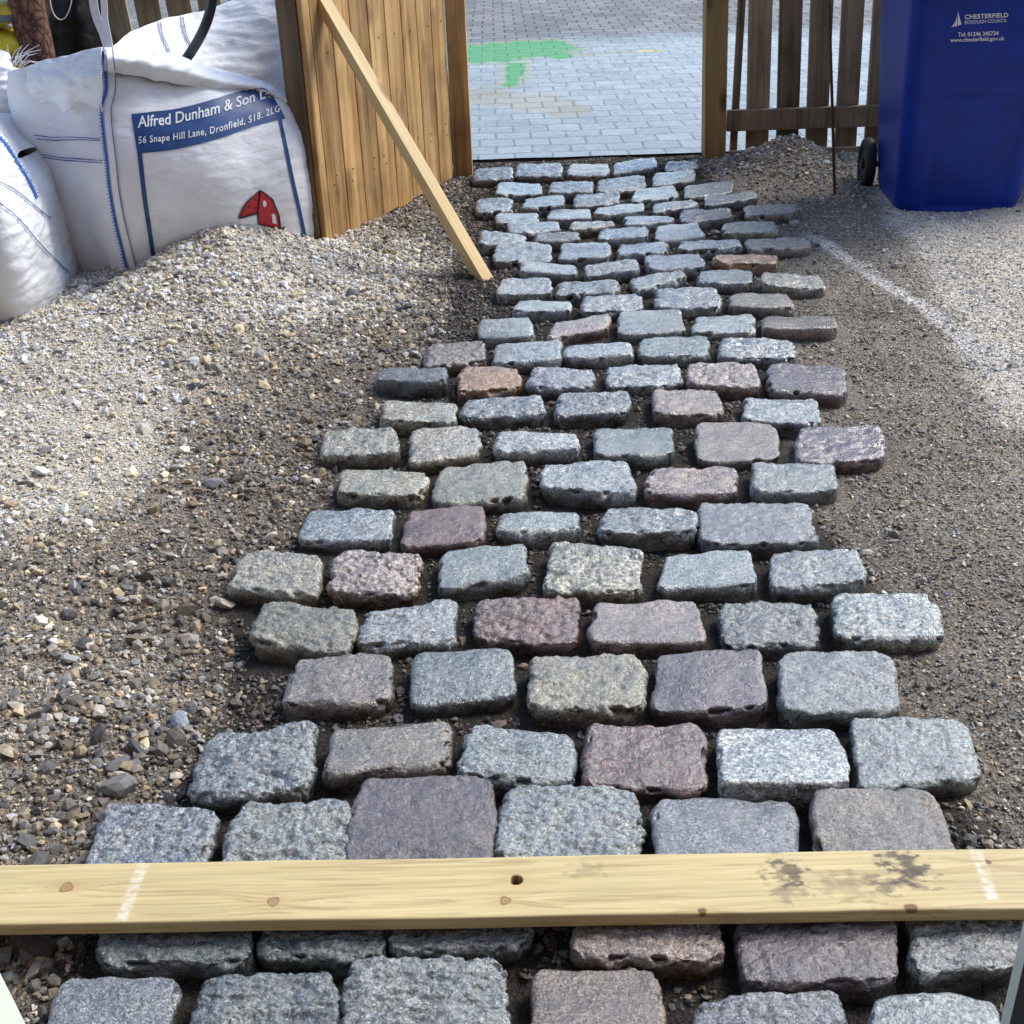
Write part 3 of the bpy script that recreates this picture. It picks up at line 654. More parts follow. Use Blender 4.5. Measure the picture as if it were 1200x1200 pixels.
# ------------------------------------------------------------ gate leaf, gate posts, leaning batten
GA=np.array([-.225,5.36]); GB=np.array([-.640,4.335]); gd=GB-GA; glen=np.hypot(*gd); gd/=glen; gn=np.array([-gd[1],gd[0]])  # gn points to +x side?
if gn[0]<0: gn=-gn
gate=empty('timber_gate',(GA[0],GA[1],.02)); tag(gate,'open gate leaf of upright orange-brown boards swung in beside the path','gate')
GHT=1.08; ang=math.atan2(gd[1],gd[0]); NB=8; bw=(glen-.005)/NB
def gbox(name,t0,t1,d0,d1,z0,z1,m_,skew=0.):
    bm=bmesh.new(); rbox(bm,(0,0,0),((t1-t0),abs(d1-d0),z1-z0),bev=.004)
    sg=bmobj(name,bm,m_,gate); t=(t0+t1)/2; dd=(d0+d1)/2; c=gd*t+gn*dd; sg.location=(c[0],c[1],(z0+z1)/2); sg.rotation_euler=(0,skew,ang); return sg
for i in range(NB):
    gbox('board',i*bw+.002,(i+1)*bw-.003-random.uniform(0,.003),.0,.019,.0+random.uniform(0,.012),GHT,M_GATE,random.uniform(-.003,.003))
M_NAIL=plain('nail_head',(.04,.035,.03),.5,.5)
for i,bo in enumerate([c for c in gate.children if c.name.startswith('board')]):
    for z_ in (.20,.235,.65):
        bm=bmesh.new(); bmesh.ops.create_cone(bm,segments=8,cap_ends=True,radius1=.0032,radius2=.0026,depth=.003,matrix=Matrix.Translation((random.uniform(-.03,.03),math.copysign(.0105,(gn@np.array([-math.sin(ang),math.cos(ang)]))),z_-GHT/2+random.uniform(-.01,.01)))@Matrix.Rotation(hp,4,'X')); bmobj('nail',bm,M_NAIL,bo)
gbox('end_stile',glen-.03,glen+.055,-.075,-.002,-.03,GHT,M_GATEEND)
gbox('end_board',glen-.001,glen+.045,-.001,.021,-.03,GHT,M_GATE)
for z_ in (.18,.92): gbox('cross_rail',.0,glen-.032,-.05,-.002,z_,z_+.075,M_GATEEND)
def post(name,x,y,w,h,m_,label,rz=0.,lean=0.):
    bm=bmesh.new(); rbox(bm,(0,0,h/2-.15),(w,w,h+.3),bev=.006); o=bmobj(name,bm,m_); o.location=(x,y,0); o.rotation_euler=(0,lean,rz); return tag(o,label,'post','gate posts')
post('gate_post',-.165,5.44,.085,1.15,M_GATE,'orange-brown gate post at the hinge edge of the open gate')
post('gate_post',.985,5.60,.098,1.25,M_POST,'pale yellow-green square gate post between the path and the picket fence',0.,-.035)
b0=np.array([-.045,3.862,-.015]); b1=aty(377,0,4.42); bd=b1-b0; blen=np.linalg.norm(bd); bd/=blen
bm=bmesh.new(); rbox(bm,(0,0,0),(.052,.036,blen*1.04),bev=.002); o=bmobj('leaning_batten',bm,M_BATTEN)
xa=np.cross(bd,[0,.35,1.]); xa=np.array([.62,.78,0.]); xa=xa-bd*(xa@bd); xa/=np.linalg.norm(xa); ya=np.cross(bd,xa)
Mx=Matrix([[xa[0],ya[0],bd[0],0],[xa[1],ya[1],bd[1],0],[xa[2],ya[2],bd[2],0],[0,0,0,1]])
o.matrix_world=Matrix.Translation(Vector(b0+bd*blen*.52))@Mx; tag(o,'raw pine batten propped from the gravel against the open gate','batten')
# ------------------------------------------------------------ picket fences
def fence(x0,x1,y,label,pitch=.1355,w=.103,h=1.08,phase=0.):
    f=empty('picket_fence',(x0,y,0)); tag(f,label,'fence','dark picket fences either side of the gateway')
    x=phase; i=0
    while x<x1-x0:
        bm=bmesh.new(); ww=w*random.uniform(.96,1.04) if not(i==0 and phase<0) else .035
        rbox(bm,(0,0,0),(ww,.018,h),bev=.003); o=bmobj('picket',bm,M_PICKET,f); o.location=(x+w/2,.0,.022+h/2+random.uniform(-.004,.004)); o.rotation_euler=(0,-.045+random.uniform(-.006,.006),0); x+=pitch*random.uniform(.98,1.02); i+=1
    for z_ in (.175,.86):
        bm=bmesh.new(); rbox(bm,((x1-x0)/2,-.029,z_),(x1-x0,.038,.092),bev=.003); bmobj('rail',bm,M_PICKET,f)
    return f
f1=fence(1.04,3.2,5.64,'dark weathered picket fence behind the blue bin, beside the yellow post',phase=.078)
bm=bmesh.new(); rbox(bm,(.042,0,.57),(.034,.018,1.08),bev=.003); bmobj('picket',bm,M_PICKET,f1)
f2=fence(-3.2,-.24,5.64,'dark picket fence in shade behind the white bulk bags',phase=.02)
bm=bmesh.new(); rbox(bm,(0,0,0),(1.9,.028,.10),bev=.003); o=bmobj('gravel_board',bm,M_PICKET); o.location=(2.0,5.56,.0); tag(o,'dark low board on edge at the foot of the right picket fence','board')
# ------------------------------------------------------------ rusty rod
me=tube([aty(978.5,238,4.8)-np.array([0,0,.06]),aty(978,225,4.8),aty(975.5,130,4.8),aty(973,50,4.805),aty(971,-40,4.8)],[.006]*5,8); o=link('steel_rod',me,plain('rusty_steel',(.075,.045,.035),.8,.3,90,.4,.5)); tag(o,'thin rusty steel rod stuck upright in the small gravel heap','rod')
# ------------------------------------------------------------ wheeled bins
M_BIN=plain('blue_plastic',(.001,.026,.26),.36,.28,9,.25,.06)
M_RUB=plain('black_rubber',(.015,.016,.017),.6,.4,40,.2,.2); M_RIM=plain('dark_hub',(.03,.035,.04),.5,.4)
M_WHITE=plain('white_print',(.75,.77,.80),.5,.4); 
def binbody(nz=70,n=200):
    zs=np.concatenate([np.linspace(0,.05,8)[:-1],np.linspace(.05,1.0,nz-7)])
    V=[]
    for z in zs:
        t=z/1.0; hw=np.interp(z,[0,.012,.05,.2,1.],[.200,.220,.230,.242,.292]); hd=np.interp(z,[0,.012,.05,.2,1.],[.195,.21,.218,.235,.34]); yc=np.interp(z,[0,1],[0,.02])
        r=np.interp(z,[0,.05,1],[.06,.055,.05])
        for k in range(n):
            a=2*math.pi*(k+.5)/n; cx,sy=math.cos(a),math.sin(a); m_=max(abs(cx),abs(sy)); x=cx/m_; y=sy/m_
            X=x*hw; Y=y*hd; ix=np.clip(X,-hw+r,hw-r); iy=np.clip(Y,-hd+r,hd-r); d=np.array([X-ix,Y-iy]); l=np.hypot(*d)
            if l>1e-9 and abs(X)>hw-r and abs(Y)>hd-r: X=ix+d[0]/l*r; Y=iy+d[1]/l*r
            if Y<0 and abs(X)<hw-r+.005:
                # moulded recess low on the front and a shallow bow
                q=min((.16-abs(X-.02))/.016,(z-.02)/.02,(.46-z)/.018); rc=(.16-abs(X-.02),.46-z)
                if rc[0]<.05 and rc[1]<.05: q=(.05-math.hypot(.05-rc[0],.05-rc[1]))/.016
                q=min(max(q,0),1); Y+=.011*(q*q*(3-2*q))-.004*(1-(X/hw)**2)
            V.append((X,Y+yc,z))
    m_=len(zs); F_=[]
    for i in range(m_-1):
        for k in range(n): F_.append((i*n+k,i*n+(k+1)%n,(i+1)*n+(k+1)%n,(i+1)*n+k))
    me=bpy.data.meshes.new('bin_body'); me.from_pydata(V,[],F_+[tuple(range(n-1,-1,-1))]); me.update()
    for p in me.polygons: p.use_smooth=True
    return me
def wheeled_bin(loc,rz,label,label_print):
    b=empty('wheeled_bin',loc,rz); tag(b,label,'bin','blue wheeled bins')
    link('bin_body',binbody(),M_BIN,b)
    bm=bmesh.new(); rbox(bm,(0,.02,1.015),(.62,.72,.035),bev=.012); rbox(bm,(0,.0,1.045),(.56,.64,.035),bev=.014); bmobj('lid',bm,M_BIN,b,False)
    bm=bmesh.new(); bmesh.ops.create_cone(bm,segments=12,cap_ends=True,radius1=.012,radius2=.012,depth=.56,matrix=Matrix.Translation((0,.235,.10))@Matrix.Rotation(hp,4,'Y')); bmobj('axle',bm,M_RIM,b,True)
    bm=bmesh.new(); bmesh.ops.create_cone(bm,segments=12,cap_ends=True,radius1=.014,radius2=.014,depth=.46,matrix=Matrix.Translation((0,.40,.97))@Matrix.Rotation(hp,4,'Y')); bmobj('handle',bm,M_BIN,b,True)
    for s in (-1,1):
        pts=[]; prof_=[(-.022,.07),(-.022,.088),(-.019,.097),(-.01,.101),(0,.102),(.01,.101),(.019,.097),(.022,.088),(.022,.07)]
        V=[];Fq=[];n=40
        for k in range(n):
            a=2*math.pi*k/n
            for (w_,r_) in prof_: V.append((w_,r_*math.cos(a),r_*math.sin(a)))
        kk_=len(prof_)
        for k in range(n):
            for q in range(kk_): Fq.append((k*kk_+q,k*kk_+(q+1)%kk_,((k+1)%n)*kk_+(q+1)%kk_,((k+1)%n)*kk_+q))
        wh=bpy.data.objects.new('wheel',npmesh('wheel_tyre',V,Fq)); COL.objects.link(wh); wh.data.materials.append(M_RUB); wh.parent=b; wh.location=(s*.268,.235,.102)
        bm=bmesh.new(); bmesh.ops.create_cone(bm,segments=32,cap_ends=True,radius1=.071,radius2=.071,depth=.024,matrix=Matrix.Rotation(hp,4,'Y'))
        bmesh.ops.create_cone(bm,segments=20,cap_ends=True,radius1=.022,radius2=.018,depth=.05,matrix=Matrix.Rotation(hp,4,'Y'))
        for k in range(5): rbox(bm,(0,0,0),(.030,.014,.10),M=Matrix.Rotation(2*math.pi*k/5,4,'X')@Matrix.Translation((0,0,.022)),bev=.002) if False else None
        bmobj('hub',bm,M_RIM,wh,False)
    return b
bin1=wheeled_bin((1.748,4.70,.008),-.10,'blue wheeled rubbish bin with council lettering standing on pale gravel','')
bin2=wheeled_bin((2.36,4.98,.015),-.05,'second blue wheeled bin, mostly cut off at the right picture edge','')
# ------------------------------------------------------------ decals shrink-wrapped onto a body
def bvh_of(objs):
    bpy.context.view_layer.update(); V=[];F_=[]
    for o in objs:
        b=len(V); V+=[o.matrix_world@v.co for v in o.data.vertices]; F_+=[[i+b for i in p.vertices] for p in o.data.polygons]
    return BVHTree.FromPolygons(V,F_)
def wrap_px(bvh,pts,off=.0018):
    out=[]
    for (a,b) in pts:
        d=_f+_R*((a-600)/F)-_U*((b-600)/F); d=d/np.linalg.norm(d); h=bvh.ray_cast(Vector(CAMP),Vector(d))
        if h[0] is None: out.append(None)
        else:
            n=h[1]; n=-n if n.dot(Vector(d))>0 else n; out.append(h[0]+n*off)
    return out
def decal(name,V2,F2,bvh,m_,parent,off=.0018,label=None,thick=0):
    P=wrap_px(bvh,V2,off); ok=[p is not None for p in P]; F3=[f for f in F2 if all(ok[i] for i in f)]
    P=[tuple(p) if p is not None else (0,0,0) for p in P]
    me=bpy.data.meshes.new(name); me.from_pydata(P,[],F3); me.update()
    bm=bmesh.new(); bm.from_mesh(me); bmesh.ops.delete(bm,geom=[v for v in bm.verts if not v.link_faces],context='VERTS'); bm.to_mesh(me); bm.free()
    for p in me.polygons: p.use_smooth=True
    o=link(name,me,m_); o.parent=parent; bpy.context.view_layer.update(); o.matrix_parent_inverse=parent.matrix_world.inverted()
    if label: o['label']=label
    return o
def text_mesh(body,bold=0.,spacing=1.):
    c=bpy.data.curves.new('t','FONT'); c.body=body; c.size=1; c.resolution_u=3; c.offset=bold; c.space_character=spacing; o=bpy.data.objects.new('t',c); COL.objects.link(o); bpy.context.view_layer.update()
    dg=bpy.context.evaluated_depsgraph_get(); me=bpy.data.meshes.new_from_object(o.evaluated_get(dg)); bpy.data.objects.remove(o)
    bm=bmesh.new(); bm.from_mesh(me); bmesh.ops.triangulate(bm,faces=bm.faces[:])
    xs=[v.co.x for v in bm.verts]; x0,x1=min(xs),max(xs)
    for k in range(1,60):
        x=x0+(x1-x0)*k/60; bmesh.ops.bisect_plane(bm,geom=bm.verts[:]+bm.edges[:]+bm.faces[:],plane_co=(x,0,0),plane_no=(1,0,0))
    bm.verts.ensure_lookup_table(); V=[(v.co.x-x0,v.co.y) for v in bm.verts]; bm.verts.index_update(); F_=[[v.index for v in f.verts] for f in bm.faces]; bm.free(); return V,F_,x1-x0
def text_px(body,base,cap,bold=0.,spacing=1.,shear=0.):
    """base: list of baseline px points (x increasing); cap: cap height px (start,end)"""
    V,F_,w=text_mesh(body,bold,spacing); bx=[p[0] for p in base]; by=[p[1] for p in base]; out=[]
    for x,y in V:
        t=x/w; X=bx[0]+(bx[-1]-bx[0])*t; Y=np.interp(X,bx,by); c=cap[0]+(cap[1]-cap[0])*t; out.append((X+shear*y*c/.7,Y-y*c/.70))
    return out,F_
def poly_px(pts,step=6):
    """polygon outline in px -> subdivided fill"""
    bm=bmesh.new(); f=bm.faces.new([bm.verts.new((a,b,0)) for a,b in pts]); bmesh.ops.triangulate(bm,faces=[f])
    for ax in (0,1):
        lo=min(p[ax] for p in pts); hi=max(p[ax] for p in pts); k=lo+step
        while k<hi:
            co=[0,0,0]; co[ax]=k; no=[0,0,0]; no[ax]=1; bmesh.ops.bisect_plane(bm,geom=bm.verts[:]+bm.edges[:]+bm.faces[:],plane_co=co,plane_no=no); k+=step
    bmesh.ops.triangulate(bm,faces=bm.faces[:]); bm.verts.index_update(); V=[(v.co.x,v.co.y) for v in bm.verts]; F_=[[v.index for v in f.verts] for f in bm.faces]; bm.free(); return V,F_
def ribbon_px(pts,w,step=4.):
    P=np.array(pts,float); L=np.concatenate([[0],np.cumsum(np.hypot(*np.diff(P,axis=0).T))]); n=max(3,int(L[-1]/step)); s=np.linspace(0,L[-1],n)
    C=cat_rom(P,n) if len(P)>2 else np.stack([np.interp(s,L,P[:,0]),np.interp(s,L,P[:,1])],1)
    T=np.gradient(C,axis=0); T/=np.maximum(np.linalg.norm(T,axis=1),1e-6)[:,None]; Nn=np.stack([-T[:,1],T[:,0]],1); ww=np.linspace(w[0],w[1],n)[:,None]/2 if isinstance(w,tuple) else w/2
    V=np.concatenate([C+Nn*ww,C-Nn*ww]).tolist(); return V,[[i,i+1,n+i+1,n+i] for i in range(n-1)]
def joinVF(items):
    V=[];F_=[]
    for v,f in items: b=len(V); V+=list(v); F_+=[[i+b for i in q] for q in f]
    return V,F_
bb=[o for o in bin1.children if o.name.startswith('bin_body')]; BV=bvh_of(bb)
V,F_=joinVF([text_px('CHESTERFIELD',[(1130.5,22.4),(1181.5,19.8)],(5.2,5.0),.02,1.05),text_px('BOROUGH COUNCIL',[(1130.5,28.2),(1180,25.6)],(4.2,4.0),0.,1.05),
 text_px('Tel: 01246 345734',[(1122.5,42.8),(1170,41.0)],(4.9,4.7),.015),text_px('www.chesterfield.gov.uk',[(1113.5,49.2),(1177,46.8)],(4.6,4.4),.015),
 poly_px([(1122.3,13),(1126.6,28.4),(1122.2,30)]),poly_px([(1121.2,19),(1121.4,30.4),(1118.2,31)]),poly_px([(1119.6,25),(1117.3,31.3),(1114.8,31.8)])])
decal('lettering',V,F_,BV,M_WHITE,bin1,.0015,'white council name, emblem, telephone number and web address')
# ------------------------------------------------------------ bulk bags
def bag_mat(name,c=(.76,.78,.82)):
    m_,nt,b=mat(name); L=nt.links; co,oi=randoff(nt,texco(nt))
    n=noiset(nt,co,5,5,.6); n2=noiset(nt,mapping(nt,co,(30,30,90)),1.,4,.6,.6)
    L.new(mix(nt,c,ramp(nt,n,[(.3,(.86,.85,.82)),(.7,(1.08,1.08,1.08))]),1.,'MULTIPLY'),b.inputs['Base Color'])
    w1=N(nt,'ShaderNodeTexWave'); w1.inputs['Scale'].default_value=90; w1.bands_direction='Z'; L.new(co,w1.inputs['Vector'])
    b.inputs['Roughness'].default_value=.42; b.inputs['Specular IOR Level'].default_value=.5
    cv=N(nt,'ShaderNodeTexVoronoi'); cv.feature='DISTANCE_TO_EDGE'; cv.inputs['Scale'].default_value=1.
    nz=N(nt,'ShaderNodeTexNoise'); nz.inputs['Scale'].default_value=6.; L.new(co,nz.inputs['Vector']); va=N(nt,'ShaderNodeVectorMath',operation='MULTIPLY_ADD'); va.inputs[1].default_value=(.12,.12,.05); L.new(nz.outputs['Color'],va.inputs[0]); L.new(co,va.inputs[2])
    L.new(mapping(nt,va.outputs[0],(7,7,17)),cv.inputs['Vector']); cre=ramp(nt,cv.outputs['Distance'],[(0,(0,0,0)),(.10,(.7,.7,.7)),(.3,(1,1,1))])
    p=bump(nt,b,n2,.4,.005); p=bump(nt,b,cre,.16,.005,p); p=bump(nt,b,noiset(nt,co,16,5,.65,1.2),.22,.012,p); bump(nt,b,w1.outputs[1],.2,.0012,p); return m_
M_BAG=bag_mat('white_woven_plastic'); M_BAGIN=bag_mat('grey_white_woven_plastic',(.50,.51,.54))
M_NAVY=plain('navy_print',(.012,.055,.19),.45,.5,14,.25); M_RED=plain('red_print',(.50,.02,.035),.5); M_BLK=plain('black_print',(.012,.012,.018),.5); M_CORD=plain('blue_seam_cord',(.02,.12,.45),.6,.3,200,.3); M_THR=plain('dark_blue_thread',(.06,.10,.28),.7)
def loft(cols,nu,nv,back=None,wr=.008,seed=0,fold=()):
    """cols: list of columns, each list of world points bottom->top"""
    C=np.array(cols,float); G=cat_rom(C,nu); G=np.transpose(cat_rom(np.transpose(G,(1,0,2)),nv),(1,0,2))
    du=np.gradient(G,axis=0); dv=np.gradient(G,axis=1); Nn=np.cross(du,dv); Nn/=np.maximum(np.linalg.norm(Nn,axis=2),1e-9)[...,None]
    if (Nn[...,1].mean())>0: Nn=-Nn
    P=G.reshape(-1,3)
    n=fbm(P*np.array([5,5,9])+seed,3)+.5*(1-2*np.abs(noise3(P*np.array([7,7,26])+seed+3)))+.28*(1-2*np.abs(noise3(P*np.array([16,16,60])+seed+5)))
    G=G+Nn*(n.reshape(nu,nv)*wr)[...,None]; return G,Nn
def colpx(px,dep): return [aty(a,b,y) for (a,b),y in zip(px,dep)]
def bagbody(name,cols,parent,m_,nu=150,nv=110,wr=.008,seed=0,cap=True):
    G,Nn=loft(cols,nu,nv,wr=wr,seed=seed); V=G.reshape(-1,3); F_=gridfaces(nu,nv)
    me=npmesh(name,V,F_); bm=bmesh.new(); bm.from_mesh(me)
    bmesh.ops.remove_doubles(bm,verts=bm.verts[:],dist=.0005)
    bmesh.ops.recalc_face_normals(bm,faces=bm.faces[:]); bm.to_mesh(me); bm.free()
    o=link(name,me,m_,parent); return o
bag1=empty('bulk_bag'); tag(bag1,'big white builders bulk bag printed in blue, standing open behind the gravel heap','bulk bag','white bulk bags')
c0=colpx([(112,345),(84,292),(58,243),(42,198),(28,158),(14,118),(13,84)],[4.2,4.22,4.25,4.28,4.28,4.27,4.27])
c1=colpx([(135,345),(114,287),(96,237),(82,192),(72,152),(64,112),(66,69)],[4.04,4.02,4.02,4.03,4.06,4.1,4.15])
c2=colpx([(158,338),(147,276),(136,226),(130,180),(126,135),(123,95),(121,60)],[3.99,3.93,3.92,3.93,3.97,4.02,4.08])
c3=colpx([(230,330),(222,272),(214,222),(207,172),(200,135),(190,100),(182,66)],[4.06,3.98,3.95,3.97,4.02,4.08,4.15])
c4=colpx([(310,322),(300,268),(290,215),(280,165),(270,122),(258,95),(252,80)],[4.19,4.11,4.07,4.09,4.14,4.2,4.27])
c5=colpx([(384,315),(378,262),(370,212),(362,162),(352,128),(344,112),(338,100)],[4.40,4.38,4.36,4.36,4.39,4.42,4.45])
zs=[p[2] for p in c2]
c6=[np.array([-.80,4.95,z]) for z in (-.05,.1,.22,.34,.46,.56,.62)]; c7=[np.array([-1.45,5.05,z]) for z in (-.05,.1,.22,.34,.46,.58,.66)]
b1=bagbody('bag_body',[c7,c0,c1,c2,c3,c4,c5,c6,c7],bag1,M_BAG,230,130,.0045,3)
# grit filling seen inside the mouth
rim=[c0[-1],c1[-1],c2[-1],c3[-1],c4[-1],c5[-1],c6[-1],c7[-1]]; cen=sum(rim)/8; 
R0=cat_rom(np.array(rim+[rim[0]]),60); Vf=[];
for k in range(8):
    for q in R0: t=k/7; p=q*(1-t)+cen*t; Vf.append((p[0],p[1],p[2]-.05-.04*math.sin(t*3)-.02*float(noise3(p*9))))
me=npmesh('fill',Vf,gridfaces(8,60)); link('bag_lining',me,M_BAGIN,bag1)
# raised rear collar of the mouth
top=[(118,62),(136,52),(158,36),(188,24),(218,18),(252,10),(285,-4),(312,-14),(334,-20),(344,-10)]
mid=[(122,66),(142,60),(165,50),(192,42),(220,40),(252,38),(285,32),(310,28),(335,35),(350,45)]
bot=[(122,76),(146,78),(172,76),(200,76),(225,82),(252,90),(285,98),(312,104),(336,108),(352,112)]
dt=[4.15,4.25,4.4,4.55,4.65,4.72,4.75,4.75,4.72,4.68]; dm=[4.13,4.22,4.36,4.5,4.58,4.62,4.62,4.62,4.6,4.56]; db=[4.10,4.18,4.27,4.36,4.42,4.45,4.47,4.5,4.5,4.48]
colR=[[aty(*bot[i],db[i]),aty(*mid[i],dm[i]),aty(*top[i],dt[i])] for i in range(10)]
G,_=loft(colR,120,50,wr=.010,seed=21); me=npmesh('collar',G.reshape(-1,3),gridfaces(120,50)); rc=link('rear_collar',me,M_BAG,bag1)
sm=rc.modifiers.new('s','SOLIDIFY'); sm.thickness=.003
# draped flap over the front-left
ft=[(14,86),(30,80),(55,71),(80,66),(104,60),(122,56)]; fm=[(20,100),(38,100),(60,100),(78,100),(98,92),(121,92)]; fb=[(24,112),(46,118),(66,122),(79,131),(96,118),(120,131)]
fy=[4.25,4.17,4.11,4.05,4.02,3.985]
colF=[[aty(*fb[i],fy[i]-.035),aty(*fm[i],fy[i]-.045),aty(*ft[i],fy[i]+.01)] for i in range(6)]
G,_=loft(colF,90,40,wr=.012,seed=33); me=npmesh('flap',G.reshape(-1,3),gridfaces(90,40)); fo=link('folded_flap',me,M_BAG,bag1); sm=fo.modifiers.new('s','SOLIDIFY'); sm.thickness=.003
# crumpled roll of the front rim
rt=[(122,58),(150,57),(182,63),(214,70),(246,82),(276,90),(306,99),(340,116)]
rl=[(122,80),(150,86),(182,92),(214,98),(246,103),(276,106),(306,106),(342,125)]
rt0=[(126,62),(152,64),(186,70),(216,78),(248,90),(278,97),(308,104),(342,120)]
ry=[4.05,4.09,4.13,4.17,4.22,4.28,4.34,4.42]
colT=[[aty(*rl[i],ry[i]-.065),aty((rl[i][0]+rt[i][0])/2,(rl[i][1]+rt[i][1])/2,ry[i]-.09),aty(*rt[i],ry[i]-.02),aty(rt0[i][0],rt0[i][1]-4,ry[i]+.12)] for i in range(8)]
G,_=loft(colT,140,50,wr=.011,seed=41); me=npmesh('rim',G.reshape(-1,3),gridfaces(140,50)); ro=link('front_rim',me,M_BAG,bag1); sm=ro.modifiers.new('s','SOLIDIFY'); sm.thickness=.003
B1=bvh_of([b1,fo,ro]); B1b=bvh_of([b1])
# printed panel
tl=[(154,134),(180,131),(205,128),(235,121),(265,112),(292,105),(312,105),(328,127)]; bl=[(161,180),(184,178),(206,175),(236,168),(266,159),(294,149),(316,143),(334,139)]
tx=cat_rom(np.array(tl),60); bx=cat_rom(np.array(bl),60); V=[];
for k in range(9): V+=(tx*(1-k/8)+bx*(k/8)).tolist()
dk=[(V,[[i*60+j,i*60+j+1,(i+1)*60+j+1,(i+1)*60+j] for i in range(8) for j in range(59)])]
dk+=[ribbon_px([(163.5,178),(166,200),(170,235),(175,268),(180,303)],(5.5,5)),ribbon_px([(327.5,139),(334,170),(341,205),(350,245),(360,292)],(4.,4.5)),poly_px([(345,279),(357,270),(362,292),(340,297)],5)]
V,F_=joinVF(dk); decal('printed_banner',V,F_,B1,M_NAVY,bag1,.0025)
V,F_=joinVF([text_px('Alfred Dunham & Son Ltd',[(161.5,149.8),(200,146.2),(240,137.5),(280,125.5),(323,112)],(13.2,12.),.014),
 text_px('56 Snape Hill Lane, Dronfield, S18. 2LG',[(162.5,168.5),(205,164.5),(250,156.5),(290,145),(327,131)],(8.3,8.),.012,1.13)])
decal('lettering',V,F_,B1,M_WHITE,bag1,.0045)
# red house emblem
def outline(pts,w): 
    it=[]
    for a,b in zip(pts,pts[1:]+pts[:1]): it.append(ribbon_px([a,b],w,3))
    return it
roof=[(279,255),(287,238),(304,222.5),(301,249)]; gab=[(304,222.5),(318,233),(326,252),(328,268),(302,262),(301,249)]
V,F_=joinVF([poly_px(roof,5),poly_px(gab,5)]); decal('red_house_print',V,F_,B1b,M_RED,bag1,.0025)
for nm_,pp in (('round_window_print',[(307.5,236),(309,234.5),(311,236),(311.5,240),(309.5,242.5),(307.5,240.5)]),('tall_window_print',[(317.6,251),(320,249.5),(322.4,253),(323.5,262),(319,261)]),('house_base_print',[(279,257),(300,252),(301,262),(284,262)])):
    V,F_=poly_px(pp,4); decal(nm_,V,F_,B1b,M_WHITE,bag1,.004)
V,F_=joinVF(outline(roof,1.7)+outline(gab,1.7)+[poly_px([(288,242),(291,240),(291,243)],3),poly_px([(296,234),(299,232),(299,235)],3),poly_px([(296,243),(299,242),(298,245)],3),poly_px([(316,230),(321,236),(318,237)],3),poly_px([(329,267),(333,264),(332,270)],4)]); decal('house_outline_print',V,F_,B1b,M_BLK,bag1,.0055)
# seams and webbing
def offs(pts,dx): return [(a+dx,b) for a,b in pts]
seam=[(120,54),(123,78),(125,105),(120,130),(123,165),(126,190),(129,220),(135,255),(142,285),(149,314)]
V,F_=joinVF([ribbon_px(offs(seam,.0),(2.2,2.6)),]+[ribbon_px([(x-3.2,y+.8),(x+1.5,y-.8)],1.0,2) for x,y in cat_rom(np.array(seam),78)])
decal('seam_cord',V,F_,B1,M_CORD,bag1,.005)
V,F_=ribbon_px(offs(seam,7.0),(7.5,8.)); decal('webbing_strap',V,F_,B1,M_WHITE,bag1,.0045)
st=[ribbon_px(offs(seam,10.8),.9)]
st+=[ribbon_px(p,1.0,4) for p in ([(41,158),(60,161),(85,161),(118,163)],[(44,162),(62,164),(88,164),(118,165)],[(49,180),(70,184),(95,186),(121,188)],[(51,184),(72,187),(97,189),(121,191)],[(347,122),(353,140),(358,165),(364,190)])]
V,F_=joinVF(st); decal('stitching',V,F_,B1,M_THR,bag1,.006)
BC=bvh_of([rc]); V,F_=joinVF([ribbon_px([(184,22),(187,40),(196,62)],1.),ribbon_px([(187,22),(190,40),(199,62)],1.),ribbon_px([(211,20),(215,40),(226,66)],1.),ribbon_px([(214,20),(218,40),(229,66)],1.)]); decal('collar_stitching',V,F_,BC,M_THR,bag1,.004)
# lifting loops going up from the corner
def strap(pts,w,m_,parent,name,wd=(1,0,0),th=.003):
    C=cat_rom(np.array(pts),40); T=np.gradient(C,axis=0); T/=np.linalg.norm(T,axis=1)[:,None]; V=[];F_=[]
    for p,t in zip(C,T):
        s=np.cross(t,[0,1,0]); s/=np.linalg.norm(s); n=np.cross(t,s); 
        for a,b in ((-1,-1),(1,-1),(1,1),(-1,1)): V.append(p+s*w/2*a+n*th/2*b)
    for i in range(39):
        for k in range(4): F_.append((i*4+k,i*4+(k+1)%4,(i+1)*4+(k+1)%4,(i+1)*4+k))
    return link(name,npmesh(name,V,F_,False),m_,parent)
strap([aty(130,78,3.98),aty(127,60,4.02),aty(121,40,4.04),aty(113,20,4.06),aty(109,0,4.07),aty(106,-30,4.08)],.026,M_BAG,bag1,'lifting_loop')
strap([aty(131,74,4.0),aty(128,50,4.03),aty(123,25,4.05),aty(122,5,4.06),aty(118,-30,4.08)],.02,M_BAG,bag1,'lifting_loop')
# black hose coming out of the bag
hp_=[aty(a,b,y) for a,b,y in ((258,-40,4.32),(251,-12,4.32),(246,14,4.32),(238,36,4.32),(227,56,4.33),(215,73,4.34),(204,84,4.38))]
me=tube(cat_rom(np.array(hp_),40),.0165,14); o=link('drain_hose',me,plain('black_pipe',(.012,.014,.018),.35,.5)); tag(o,'black bent plastic pipe poking out of the open bulk bag','pipe')
